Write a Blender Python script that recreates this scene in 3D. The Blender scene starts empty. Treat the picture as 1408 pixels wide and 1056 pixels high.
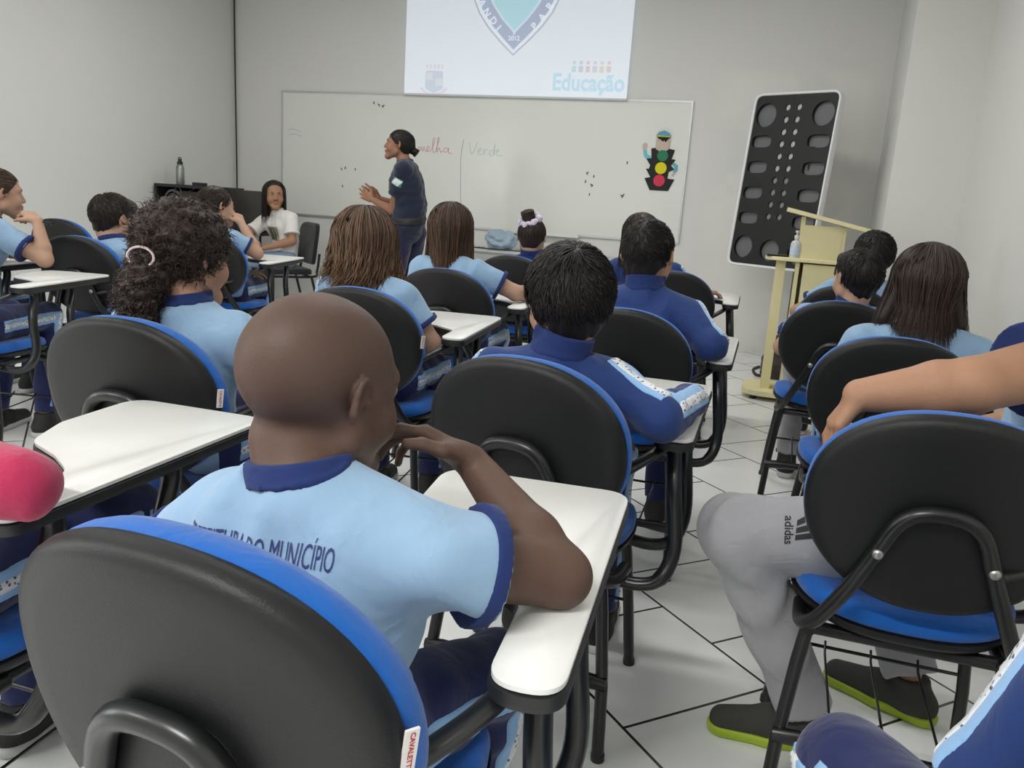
import bpy, math, random
import numpy as np
from mathutils import Vector, Matrix
random.seed(7); rng = np.random.default_rng(11)
scn = bpy.context.scene
COL = scn.collection
def A(*v): return np.array(v if len(v) > 1 else v[0], dtype=float)
def nrm(v): v = np.asarray(v, float); return v / (np.linalg.norm(v) + 1e-12)
def srgb(r, g, b):
    f = lambda c: c / 12.92 if c <= .04045 else ((c + .055) / 1.055) ** 2.4
    return (f(r / 255), f(g / 255), f(b / 255), 1.0)

# ------------------------------------------------------------------ materials
MATS = {}
def mat(name, col, rough=.6, bump=0, bscale=60, var=0, vscale=8, metal=0, coat=0, sheen=0, attr=False, sss=0, stretch=None, emit=None, spec=.5, trans=0, alpha=1):
    if name in MATS: return MATS[name]
    m = bpy.data.materials.new(name); m.use_nodes = True
    nt = m.node_tree; b = nt.nodes['Principled BSDF']; L = nt.links.new
    b.inputs['Roughness'].default_value = rough; b.inputs['Metallic'].default_value = metal
    b.inputs['Base Color'].default_value = col
    b.inputs['Specular IOR Level'].default_value = spec
    if coat: b.inputs['Coat Weight'].default_value = coat; b.inputs['Coat Roughness'].default_value = .15
    if sheen: b.inputs['Sheen Weight'].default_value = sheen; b.inputs['Sheen Roughness'].default_value = .5
    if trans: b.inputs['Transmission Weight'].default_value = trans
    if alpha < 1: b.inputs['Alpha'].default_value = alpha
    if emit:
        b.inputs['Emission Color'].default_value = emit[0]; b.inputs['Emission Strength'].default_value = emit[1]
    tc = nt.nodes.new('ShaderNodeTexCoord')
    src = tc.outputs['Object']
    if stretch:
        mp = nt.nodes.new('ShaderNodeMapping'); mp.inputs['Scale'].default_value = stretch; L(src, mp.inputs['Vector']); src = mp.outputs['Vector']
    colout = None
    if attr:
        at = nt.nodes.new('ShaderNodeAttribute'); at.attribute_name = 'Col'; colout = at.outputs['Color']
        L(colout, b.inputs['Base Color'])
    if var:
        n = nt.nodes.new('ShaderNodeTexNoise'); n.inputs['Scale'].default_value = vscale; n.inputs['Detail'].default_value = 4; L(src, n.inputs['Vector'])
        mr = nt.nodes.new('ShaderNodeMapRange'); mr.inputs['To Min'].default_value = 1 - var; mr.inputs['To Max'].default_value = 1 + var; L(n.outputs['Fac'], mr.inputs['Value'])
        mx = nt.nodes.new('ShaderNodeVectorMath'); mx.operation = 'SCALE'
        if colout: L(colout, mx.inputs[0])
        else: mx.inputs[0].default_value = col[:3]
        L(mr.outputs['Result'], mx.inputs['Scale']); L(mx.outputs['Vector'], b.inputs['Base Color'])
    if bump:
        n = nt.nodes.new('ShaderNodeTexNoise'); n.inputs['Scale'].default_value = bscale; n.inputs['Detail'].default_value = 5; L(src, n.inputs['Vector'])
        bp = nt.nodes.new('ShaderNodeBump'); bp.inputs['Strength'].default_value = bump; bp.inputs['Distance'].default_value = .01
        L(n.outputs['Fac'], bp.inputs['Height']); L(bp.outputs['Normal'], b.inputs['Normal'])
    if sss:
        b.inputs['Subsurface Weight'].default_value = sss; b.inputs['Subsurface Scale'].default_value = .01; b.inputs['Subsurface Radius'].default_value = (1, .35, .2)
    MATS[name] = m; return m
def fabric(name, col, weave=900, bump=.25, rough=.85, sheen=.25):
    """woven cloth: fine weave bump plus slight soft creases"""
    if name in MATS: return MATS[name]
    m = mat(name, col, rough, sheen=sheen, spec=.25); nt = m.node_tree; b = nt.nodes['Principled BSDF']; L = nt.links.new
    tc = nt.nodes.new('ShaderNodeTexCoord')
    n1 = nt.nodes.new('ShaderNodeTexNoise'); n1.inputs['Scale'].default_value = weave; n1.inputs['Detail'].default_value = 1; L(tc.outputs['Object'], n1.inputs['Vector'])
    n2 = nt.nodes.new('ShaderNodeTexNoise'); n2.inputs['Scale'].default_value = 16; n2.inputs['Detail'].default_value = 2; n2.inputs['Distortion'].default_value = 1.2; L(tc.outputs['Object'], n2.inputs['Vector'])
    b1 = nt.nodes.new('ShaderNodeBump'); b1.inputs['Strength'].default_value = bump; b1.inputs['Distance'].default_value = .001; L(n1.outputs['Fac'], b1.inputs['Height'])
    b2 = nt.nodes.new('ShaderNodeBump'); b2.inputs['Strength'].default_value = .35; b2.inputs['Distance'].default_value = .012; L(n2.outputs['Fac'], b2.inputs['Height']); L(b1.outputs['Normal'], b2.inputs['Normal'])
    L(b2.outputs['Normal'], b.inputs['Normal'])
    return m

# ------------------------------------------------------------------ mesh builder
class MB:
    def __init__(s): s.v = []; s.f = []; s.n = 0; s.c = []
    def add(s, v, f, c=None):
        v = np.asarray(v, float); s.v.append(v)
        s.f += [tuple(int(i) + s.n for i in q) for q in f]; s.n += len(v)
        s.c.append(np.tile(A(c)[:3] if c is not None else A(1, 1, 1), (len(v), 1))); return s
    def box(s, lo, hi, M=None, o=(0, 0, 0), c=None):
        (a, b, d), (e, g, h) = lo, hi
        v = A([[a, b, d], [e, b, d], [e, g, d], [a, g, d], [a, b, h], [e, b, h], [e, g, h], [a, g, h]])
        if M is not None: v = v @ np.asarray(M).T
        return s.add(v + A(*o), [(0, 3, 2, 1), (4, 5, 6, 7), (0, 1, 5, 4), (1, 2, 6, 5), (2, 3, 7, 6), (3, 0, 4, 7)], c)
    def tube(s, path, r, n=10, closed=False, flat=1., flatdir=None, c=None):
        P = np.asarray(path, float); m = len(P); r = np.broadcast_to(np.asarray(r, float), (m,))
        T = np.gradient(P, axis=0) if not closed else np.roll(P, -1, 0) - np.roll(P, 1, 0)
        T /= np.linalg.norm(T, axis=1)[:, None] + 1e-12
        u = A(*flatdir) if flatdir is not None else (A(0, 0, 1) if abs(T[0][2]) < .9 else A(1, 0, 0))
        V = []; a = np.arange(n) * 2 * np.pi / n
        for i in range(m):
            u = u - T[i] * (u @ T[i]); u = u / (np.linalg.norm(u) + 1e-12); w = np.cross(T[i], u)
            V.append(P[i] + r[i] * (np.cos(a)[:, None] * u * flat + np.sin(a)[:, None] * w))
        V = np.concatenate(V); F = []
        for i in range(m if closed else m - 1):
            j = (i + 1) % m
            for k in range(n):
                l = (k + 1) % n; F.append((i * n + k, i * n + l, j * n + l, j * n + k))
        if not closed:
            F.append(tuple(range(n - 1, -1, -1))); F.append(tuple(range((m - 1) * n, m * n)))
        return s.add(V, F, c)
    def rings(s, loops, cap0=True, cap1=True, c=None):
        n = len(loops[0]); V = np.concatenate([np.asarray(l, float) for l in loops]); F = []
        for i in range(len(loops) - 1):
            for k in range(n):
                l = (k + 1) % n; F.append((i * n + k, i * n + l, (i + 1) * n + l, (i + 1) * n + k))
        if cap0: F.append(tuple(range(n - 1, -1, -1)))
        if cap1: F.append(tuple(range((len(loops) - 1) * n, len(loops) * n)))
        return s.add(V, F, c)
    def lathe(s, prof, n=20, o=(0, 0, 0), M=None, c=None):
        a = np.arange(n) * 2 * np.pi / n
        L = []
        for r, z in prof:
            p = np.stack([r * np.cos(a), r * np.sin(a), np.full(n, z)], 1)
            if M is not None: p = p @ np.asarray(M).T
            L.append(p + A(*o))
        return s.rings(L, c=c)
    def mesh(s, name, smooth=40, col=False):
        me = bpy.data.meshes.new(name)
        me.from_pydata(np.concatenate(s.v).tolist(), [], s.f); me.update()
        if smooth is not None:
            me.shade_smooth() if hasattr(me, 'shade_smooth') else None
            try: me.set_sharp_from_angle(angle=math.radians(smooth))
            except Exception: pass
        if col:
            at = me.attributes.new('Col', 'FLOAT_COLOR', 'POINT'); cc = np.concatenate(s.c); cc = np.concatenate([cc, np.ones((len(cc), 1))], 1)
            at.data.foreach_set('color', cc.astype(np.float32).ravel())
        return me
    def build(s, name, m, parent=None, smooth=40, col=False, loc=None):
        o = bpy.data.objects.new(name, s.mesh(name, smooth, col)); COL.objects.link(o)
        if m is not None: o.data.materials.append(m)
        if parent is not None: o.parent = parent
        if loc is not None: o.location = loc
        return o
def empty(name, loc, rz=0):
    o = bpy.data.objects.new(name, None); COL.objects.link(o); o.location = loc; o.rotation_euler = (0, 0, rz); o.empty_display_size = .1; return o
def tag(o, label, cat, group=None):
    o['label'] = label; o['category'] = cat
    if group: o['group'] = group
    return o
def struct(o): o['kind'] = 'structure'; return o
def catmull(pts, k=8):
    P = np.asarray(pts, float); P = np.concatenate([[2 * P[0] - P[1]], P, [2 * P[-1] - P[-2]]]); out = []
    for i in range(1, len(P) - 2):
        for t in np.arange(k) / k:
            a, b, c, d = P[i - 1:i + 3]
            out.append(.5 * (2 * b + (c - a) * t + (2 * a - 5 * b + 4 * c - d) * t * t + (3 * b - a - 3 * c + d) * t ** 3))
    out.append(P[-2]); return np.array(out)
def fillet(pts, rad, k=6):
    """rounded closed 2-D outline"""
    P = [A(*p) for p in pts]; n = len(P); out = []
    rad = rad if hasattr(rad, '__len__') else [rad] * n
    for i in range(n):
        p, a, b = P[i], P[i - 1], P[(i + 1) % n]; u = nrm(a - p); v = nrm(b - p); r = rad[i]
        ang = math.acos(max(-1, min(1, u @ v))); t = min(r / math.tan(ang / 2), .48 * np.linalg.norm(a - p), .48 * np.linalg.norm(b - p))
        q0, q1 = p + u * t, p + v * t
        for s in np.linspace(0, 1, k): out.append((1 - s) ** 2 * q0 + 2 * s * (1 - s) * p + s * s * q1)
    return np.array(out)
def inset(O, d):
    n = len(O); T = np.roll(O, -1, 0) - np.roll(O, 1, 0); T /= np.linalg.norm(T, axis=1)[:, None] + 1e-9
    return O + d * np.stack([-T[:, 1], T[:, 0]], 1)
def slab(mb, O, prof, c=None):
    """O: ccw outline; prof: (inset, z) list bottom to top"""
    return mb.rings([np.column_stack([inset(O, i), np.full(len(O), z)]) for i, z in prof], c=c)
def text_mesh(txt, size, bold=0., align='CENTER', extrude=0.):
    cu = bpy.data.curves.new('t', 'FONT'); cu.body = txt; cu.size = size; cu.align_x = align; cu.align_y = 'CENTER'; cu.offset = bold; cu.extrude = extrude; cu.resolution_u = 3
    o = bpy.data.objects.new('t', cu); COL.objects.link(o); bpy.context.view_layer.update()
    me = bpy.data.meshes.new_from_object(o.evaluated_get(bpy.context.evaluated_depsgraph_get()))
    bpy.data.objects.remove(o); bpy.data.curves.remove(cu)
    V = np.array([v.co[:] for v in me.vertices]); F = [tuple(p.vertices) for p in me.polygons]; bpy.data.meshes.remove(me)
    return V, F
# ------------------------------------------------------------------ signed-distance modelling of organic forms
def q_cap(a, b, r1, r2, sq=None):
    a, b = A(*a), A(*b); ba = b - a; l2 = max(ba @ ba, 1e-9); c = (a + b) / 2; R = math.sqrt(l2) / 2 + max(r1, r2)
    if sq is not None: sn = nrm(sq[0]); sf = 1 / sq[1] - 1
    def f(P):
        pa = P - a; t = np.clip(pa @ ba / l2, 0, 1); v = pa - t[:, None] * ba
        if sq is not None: v = v + sn * (v @ sn * sf)[:, None]
        return np.sqrt((v * v).sum(1)) - (r1 + (r2 - r1) * t)
    return f, c, R * (1 if sq is None else max(1, sq[1]))
def q_ell(c, r, M=None):
    c, r = A(*c), A(*r)
    def f(P):
        q = P - c
        if M is not None: q = q @ M
        k0 = np.sqrt(((q / r) ** 2).sum(1)); k1 = np.sqrt(((q / r ** 2) ** 2).sum(1)) + 1e-9
        return k0 * (k0 - 1) / k1
    return f, c, max(r)
def q_plane(p, n):
    p, n = A(*p), nrm(n)
    return (lambda P: (P - p) @ n), p, 50.
def smin(a, b, k):
    if k <= 0: return np.minimum(a, b)
    h = np.maximum(k - np.abs(a - b), 0) / k; return np.minimum(a, b) - h * h * k * .25
class SDF:
    def __init__(s): s.ops = []; s.disp = None; s.amp = 0
    def u(s, q, k=.02): s.ops.append(('u', q, k)); return s
    def sub(s, q, k=.005): s.ops.append(('s', q, k)); return s
    def i(s, q, k=.0): s.ops.append(('i', q, k)); return s
    def ev(s, P, act=None):
        d = np.full(len(P), 1.)
        for j in (range(len(s.ops)) if act is None else act):
            m, (f, _, _), k = s.ops[j]; v = f(P)
            d = smin(d, v, k) if m == 'u' else -smin(-d, v, k) if m == 's' else -smin(-d, -v, k)
        if s.disp is not None: d = d + s.disp(P)
        return d
    def mesh(s, h, N=14, proj=1):
        us = [o for o in s.ops if o[0] == 'u']
        lo = np.min([o[1][1] - o[1][2] for o in us], 0) - .02; hi = np.max([o[1][1] + o[1][2] for o in us], 0) + .02
        B = h * N; nb = np.ceil((hi - lo) / B).astype(int); R = B * .87 + s.amp
        G = np.stack(np.meshgrid(*[np.arange(x) for x in nb], indexing='ij'), -1).reshape(-1, 3); C = lo + (G + .5) * B
        D = np.array([o[1][0](C) for o in s.ops])
        ks = np.array([o[2] for o in s.ops]); mode = [o[0] for o in s.ops]
        isu = np.array([m == 'u' for m in mode]); iss = np.array([m == 's' for m in mode]); isi = np.array([m == 'i' for m in mode])
        loc = np.stack(np.meshgrid(*[np.arange(N + 1)] * 3, indexing='ij'), -1).reshape(-1, 3)
        dims = nb * N + 2; stride = np.array([dims[1] * dims[2], dims[2], 1], dtype=np.int64)
        cid, cv, eid, esg, eax = [], [], [], [], []
        co = np.array([[i, j, k] for i in (0, 1) for j in (0, 1) for k in (0, 1)])
        ed = [(a, b) for a in range(8) for b in range(a + 1, 8) if np.abs(co[a] - co[b]).sum() == 1]
        umin = D[isu].min(0)
        keep = np.nonzero(umin < R + .03)[0]
        for b in keep:
            d = D[:, b]
            if isi.any() and (d[isi] > R + ks[isi]).any(): continue
            if umin[b] < -R - .03 and not (iss & (d < R + ks)).any() and not (isi & (d > -R - ks)).any(): continue
            act = np.nonzero((isu & (d < max(R, umin[b] + R) + ks * 1.2)) | (iss & (d < R + ks)) | (isi & (d > -R - ks)))[0]
            if not isu[act].any(): continue
            P = lo + (G[b] * N + loc) * h
            v = s.ev(P, act).reshape(N + 1, N + 1, N + 1); ins = v < 0
            if ins.all() or not ins.any(): continue
            cs = sum(ins[i:N + i, j:N + j, k:N + k].astype(np.int8) for i, j, k in co)
            ijk = np.argwhere((cs > 0) & (cs < 8))
            if len(ijk):
                cvv = np.stack([v[ijk[:, 0] + i, ijk[:, 1] + j, ijk[:, 2] + k] for i, j, k in co], 1)
                acc = np.zeros((len(ijk), 3)); cnt = np.zeros(len(ijk))
                for a, e in ed:
                    va, ve = cvv[:, a], cvv[:, e]; mk = (va < 0) != (ve < 0)
                    t = np.where(mk, va / np.where(mk, va - ve, 1), 0)
                    acc += mk[:, None] * (co[a] + t[:, None] * (co[e] - co[a])); cnt += mk
                g = G[b] * N + ijk
                cid.append(g @ stride); cv.append(lo + (g + acc / cnt[:, None]) * h)
            for ax in range(3):
                sl0 = [slice(0, N)] * 3; sl1 = [slice(0, N)] * 3; sl1[ax] = slice(1, N + 1)
                x0, x1 = ins[tuple(sl0)], ins[tuple(sl1)]; w = np.argwhere(x0 != x1)
                if len(w):
                    eid.append((G[b] * N + w)); esg.append(x0[w[:, 0], w[:, 1], w[:, 2]]); eax.append(np.full(len(w), ax))
        cid = np.concatenate(cid); cv = np.concatenate(cv); o = np.argsort(cid); cid, cv = cid[o], cv[o]
        eid = np.concatenate(eid); esg = np.concatenate(esg); eax = np.concatenate(eax); Q = []
        for ax in range(3):
            mk = eax == ax; e = eid[mk]; sg = esg[mk]; b1, b2 = np.eye(3, dtype=int)[(ax + 1) % 3], np.eye(3, dtype=int)[(ax + 2) % 3]
            q = np.stack([(e - b1 - b2) @ stride, (e - b2) @ stride, e @ stride, (e - b1) @ stride], 1)
            p = np.searchsorted(cid, q).clip(0, len(cid) - 1); ok = (cid[p] == q).all(1)
            p = p[ok]; sg = sg[ok]; p[~sg] = p[~sg][:, ::-1]; Q.append(p)
        Q = np.concatenate(Q)
        for _ in range(proj):
            e = h * .5; d = s.ev(cv)
            g = np.stack([s.ev(cv + e * np.eye(3)[a]) - d for a in range(3)], 1) / e
            gl = (g * g).sum(1); st = np.where(gl > .05, d / np.maximum(gl, .05), 0).clip(-h * .6, h * .6); cv = cv - st[:, None] * g
        return cv, Q
    def march(s, P, dr, n=14):
        dr = nrm(dr); P = np.array(P, float)
        for _ in range(n): P = P + dr * (s.ev(P) * .9)[:, None]
        return P
def np_mesh(name, V, Q, root=(0, 0, 0), cols=None, smooth=True):
    me = bpy.data.meshes.new(name); V = V - A(*root)
    me.vertices.add(len(V)); me.vertices.foreach_set('co', V.astype(np.float32).ravel())
    n = len(Q); me.loops.add(n * 4); me.loops.foreach_set('vertex_index', Q.astype(np.int32).ravel())
    me.polygons.add(n); me.polygons.foreach_set('loop_start', np.arange(n, dtype=np.int32) * 4)
    me.update(calc_edges=True); me.validate()
    if smooth: me.polygons.foreach_set('use_smooth', np.ones(len(me.polygons), dtype=bool))
    if cols is not None:
        at = me.attributes.new('Col', 'FLOAT_COLOR', 'POINT'); cc = np.concatenate([cols, np.ones((len(cols), 1))], 1); at.data.foreach_set('color', cc.astype(np.float32).ravel())
    return me
def link(name, me, m, parent=None, loc=None):
    o = bpy.data.objects.new(name, me); COL.objects.link(o); o.data.materials.append(m)
    if parent is not None: o.parent = parent
    if loc is not None: o.location = loc
    return o

# ------------------------------------------------------------------ people
def rotm(yaw, pitch=0, roll=0):
    """columns: right, forward, up. yaw + = to the left, pitch + = looking up, roll + = tipping to own right"""
    y, p, r = map(math.radians, (yaw, pitch, roll))
    Rz = A([[math.cos(y), -math.sin(y), 0], [math.sin(y), math.cos(y), 0], [0, 0, 1]])
    Rx = A([[1, 0, 0], [0, math.cos(p), -math.sin(p)], [0, math.sin(p), math.cos(p)]])
    Ry = A([[math.cos(r), 0, math.sin(r)], [0, 1, 0], [-math.sin(r), 0, math.cos(r)]])
    return Rz @ Rx @ Ry
SKULL_C, SKULL_R = A(0, -.016, .035), A(.074, .094, .083)
def head_sdf(C, M, s):
    H = SDF(); L = lambda *p: A(*p)
    H.u(q_ell(SKULL_C, SKULL_R), .01)
    H.u(q_ell((0, .028, .0), (.064, .06, .088)), .03)
    for x in (-1, 1):
        H.u(q_cap((x * .05, .004, -.05), (x * .014, .066, -.09), .02, .019), .03)
        H.u(q_ell((x * .036, .054, -.03), (.03, .03, .03)), .02)
        H.u(q_cap((x * .012, .088, .026), (x * .046, .068, .026), .008, .008), .015)
    H.u(q_cap((-.012, .07, -.094), (.012, .07, -.094), .017, .017), .02)
    for x in (-1, 1): H.sub(q_ell((x * .031, .100, .007), (.016, .016, .011)), .014)
    H.u(q_cap((0, .086, .012), (0, .101, -.024), .007, .012), .014)
    for x in (-1, 1):
        H.u(q_ell((x * .012, .093, -.028), (.008, .01, .007)), .006)
        H.u(q_ell((x * .031, .076, .008), (.0145, .0135, .0125)), .002)
    H.u(q_ell((0, .088, -.052), (.022, .012, .0075)), .006); H.u(q_ell((0, .087, -.063), (.019, .012, .008)), .005)
    H.sub(q_cap((-.018, .1, -.0578), (.018, .1, -.0578), .0025, .0025), .004)
    for x in (-1, 1):
        a = math.radians(22 * x); E = A([[math.cos(a), math.sin(a), 0], [-math.sin(a), math.cos(a), 0], [0, 0, 1]]).T
        tl = rotm(0, -12, 0)
        Et = E @ tl; oc = A(x * .078, -.010, .010); ep = lambda u, v, w_: oc + Et @ A(x * w_, u * .74, v * .74)
        H.u(q_ell(oc, (.0055, .0125, .021), Et), .005)
        arc = [ep(.019 * math.cos(t), .031 * math.sin(t), .003) for t in np.radians([20, 55, 90, 125, 160, 195, 225])]
        for p_, q_ in zip(arc[:-1], arc[1:]): H.u(q_cap(p_, q_, .0036, .0036), .004)
        H.u(q_cap(ep(-.014, -.02, .002), ep(-.002, -.033, .0), .0042, .0052), .006)
        H.sub(q_ell(ep(.003, .001, .008), (.006, .007, .010), Et), .004)
        H.u(q_ell((x * .074, .007, .004), (.006, .005, .008)), .004)
    C = A(*C)
    return (lambda P: H.ev((P - C) @ M / s) * s), C, .15 * s
def hand_ops(S, wr, fd, pn, side, curl=(.3, .3, .3, .3), s=.85, spread=.06, thumb=.6, k=.006):
    wr, fd, pn = A(*wr), nrm(fd), A(*pn); pn = nrm(pn - fd * (pn @ fd)); w = np.cross(fd, pn) * side    # w points to the thumb
    kn = []
    for i, off in enumerate((.030, .010, -.010, -.029)):
        b = wr + fd * (.078, .082, .078, .070)[i] * s + w * off * s; kn.append(b)
        S.u(q_cap(wr + fd * .008 * s + w * off * .55 * s, b, .0145 * s, .0125 * s), .012)
    for i, L in enumerate(((.036, .022, .018), (.040, .026, .019), (.037, .024, .018), (.029, .018, .016))):
        p = kn[i]; a = 0; r = (.0092, .0094, .0088, .0078)[i] * s; sp = nrm(fd + w * spread * (1.5 - i))
        for j, l in enumerate(L):
            a += curl[i] * (1., 1.25, .9)[j]; d = sp * math.cos(a) + pn * math.sin(a); q = p + d * l * s
            S.u(q_cap(p, q, r * (1 - .08 * j), r * (.94 - .1 * j)), .003 if j == 0 else .004); p = q
    p = wr + fd * .018 * s + w * .022 * s; d = nrm(fd * .7 + w * .75 + pn * .35); q = p + d * .042 * s; S.u(q_cap(p, q, .0155 * s, .0115 * s), .012)
    d = nrm(fd * .9 + w * .25 + pn * thumb); r_ = q + d * .030 * s; S.u(q_cap(q, r_, .0105 * s, .0098 * s), .004); S.u(q_cap(r_, r_ + nrm(d + pn * .3) * .022 * s, .0096 * s, .0075 * s), .003)
def strand_mesh(paths, rad, cols, nside=3):
    """paths (n,m,3) -> one mesh of tapered tubes"""
    n, m, _ = paths.shape; T = np.gradient(paths, axis=1); T /= np.linalg.norm(T, axis=2)[:, :, None] + 1e-9
    ref = A(.31, .47, .83); u = np.cross(T, ref); u /= np.linalg.norm(u, axis=2)[:, :, None] + 1e-9; w = np.cross(T, u)
    t = np.linspace(0, 1, m); prof = np.minimum(1, .35 + 3 * t) * np.clip((1 - t) * 2.2, .12, 1)
    r = np.asarray(rad).reshape(-1, 1, 1) * prof[None, :, None]; V = []
    for k in range(nside):
        a = 2 * np.pi * k / nside; V.append(paths + r * (math.cos(a) * u + math.sin(a) * w))
    V = np.stack(V, 2).reshape(-1, 3); i = np.arange(n)[:, None, None] * m * nside + np.arange(m - 1)[None, :, None] * nside
    k = np.arange(nside)[None, None, :]; l = (k + 1) % nside
    Q = np.stack([i + k, i + l, i + nside + l, i + nside + k], -1).reshape(-1, 4)
    return V, Q, np.repeat(cols, m * nside, axis=0)
def skull_pt(th, ph, t):
    """th from crown (0) down, ph azimuth with 0 = back, + = own right; t = lift"""
    d = np.stack([np.sin(th) * np.sin(ph), -np.sin(th) * np.cos(ph), np.cos(th)], -1); return SKULL_C + d * (SKULL_R + np.asarray(t)[..., None])
def join(parts):
    V, Q, C, n = [], [], [], 0
    for v, q, c in parts: V.append(v); Q.append(q + n); C.append(c); n += len(v)
    return np.concatenate(V), np.concatenate(Q), np.concatenate(C)
def hair_short(C, M, s, col, n, h, t=.012, front=.06, nape=-.072, whorl=(-.01, -.05), length=.045, spiky=.3, r=.0016, fringe=0):
    nz = nrm((0, -(front - nape), .15)); H = SDF(); H.u(q_ell(SKULL_C, SKULL_R + t), .01); H.u(q_ell((0, -.055, -.035), (.052, .036, .05)), .03)
    H.i(q_plane((0, -.07, nape), nrm((0, (front - nape), -.145))), .02)
    if fringe: H.u(q_ell((0, .055, .085), (.06, .045, .03)), .03)
    for x in (-1, 1): H.sub(q_ell((x * .092, .004, .004), (.034, .026, .034)), .008)
    ph0 = rng.uniform(0, 6, 6)
    H.disp = lambda P: .0025 * np.sin(P[:, 0] * 170 + 3 * np.sin(P[:, 1] * 60 + ph0[0])) * np.sin(P[:, 1] * 120 + ph0[1] + P[:, 2] * 60); H.amp = .003
    V, Q = H.mesh(h / s, 10); base = A(*col); parts = [(V, Q, np.tile(base * .8, (len(V), 1)))]
    th = np.arccos(rng.uniform(-.55, 1, n)); ph = rng.uniform(-np.pi, np.pi, n); m = 5; P = []
    wc = nrm(A(whorl[0], whorl[1], .1))
    p = skull_pt(th, ph, np.full(n, t * .9)); ok = (p - A(0, -.07, nape)) @ nrm((0, (front - nape), -.145)) < .004; p = p[ok]; n = len(p)
    nn = (p - SKULL_C) / SKULL_R ** 2; nn /= np.linalg.norm(nn, axis=1)[:, None]
    d = nn * (nn @ wc)[:, None] - wc; d /= np.linalg.norm(d, axis=1)[:, None] + 1e-6
    d = d + .35 * np.cross(nn, d) + rng.normal(0, spiky, (n, 3)); ln = length * rng.uniform(.6, 1.2, n)
    for j in range(m):
        f = j / (m - 1); q = p + d * (ln * f)[:, None]; e = (q - SKULL_C) / (SKULL_R + t + .001)
        el = np.linalg.norm(e, axis=1)[:, None]; q2 = SKULL_C + e / el * (SKULL_R + t + .001 + .004 * f * rng.uniform(.3, 1.4, (n, 1)) * (1 + 3 * spiky)); P.append(q2)
    P = np.stack(P, 1); q = P.copy(); q[:, :, 0] = np.abs(q[:, :, 0]); ok = ((((q - A(.088, .004, .004)) / A(.036, .028, .036)) ** 2).sum(2) > 1).all(1); P = P[ok]; n = len(P)
    c = base * rng.uniform(.6, 1.7, (n, 1)); parts.append(strand_mesh(P, np.full(n, r) * rng.uniform(.6, 1.4, n), c))
    V, Q, Cc = join(parts); return A(*C) + (V * s) @ M.T, Q, Cc
def hair_long(C, M, s, col, tip, n, h, L=.30, wave=.004, freq=3, flare=.02, span=115, r=.0024, curl_end=0., side=1., layer=.02, front=.05, hang=None):
    """long loose hair: solid under-layer and many strands falling from the parting"""
    H = SDF(); H.u(q_ell(SKULL_C, SKULL_R + .014), .01); H.i(q_plane((0, -.05, -.1), nrm((0, .72, -.45))), .03)
    g = M.T @ A(0, 0, -1.); w0 = .066
    if hang is not None: g = nrm(M.T @ A(*hang))
    for x in (-1, -.33, .33, 1):
        a = A(x * w0, -.045 + .03 * abs(x), 0.01); H.u(q_cap(a, a + g * (L - .10) + A(x * flare, -.01, 0), .03, .022), .03)
    V, Q = H.mesh(h / s, 10); base = A(*col); parts = [(V, Q, np.tile(base * .75, (len(V), 1)))]
    m = 18; ph = np.radians(rng.uniform(-span, span, n)); th0 = rng.uniform(.02, .5, n); ly = rng.uniform(.008, layer + .008, n) + .005
    l = L * rng.uniform(.72, 1.06, n); P = []; p1 = rng.uniform(0, 6.28, n); fr = freq * rng.uniform(.7, 1.3, n); te = np.radians(rng.uniform(82, 100, n))
    arc = .125 * (te - th0)
    for j in range(m):
        f = j / (m - 1); d = f * (arc + l); on = np.minimum(d / arc, 1); th = th0 + (te - th0) * on
        q = skull_pt(th, ph, ly * (.4 + .6 * on)); dn = np.maximum(d - arc, 0)
        rel = dn / np.maximum(l, .01); out = np.stack([np.sin(ph), -np.cos(ph), 0 * ph], 1)
        q = q + dn[:, None] * g + out * (flare * rel ** 1.5 - .03 * np.minimum(rel * 2, 1) * (np.cos(ph) > .2))[:, None]
        am = wave * np.minimum(rel * 2, 1) + curl_end * np.clip(rel - .4, 0, 1)
        q = q + np.stack([np.sin(p1 + fr * 6.28 * rel), np.cos(p1 + fr * 6.28 * rel), 0 * p1], 1) * am[:, None] + rng.normal(0, .0006, (n, 3)); P.append(q)
    c = (base * rng.uniform(.55, 1.6, (n, 1)))
    V2, Q2, C2 = strand_mesh(np.stack(P, 1), r * rng.uniform(.6, 1.4, n), c)
    tt = np.tile(np.repeat(np.linspace(0, 1, m), 3), n)[:, None] ** 2; C2 = C2 * (1 - tt) + tt * A(*tip) * (C2.mean(1) / base.mean())[:, None]
    parts.append((V2, Q2, C2)); V, Q, Cc = join(parts); return A(*C) + (V * s) @ M.T, Q, Cc
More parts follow.
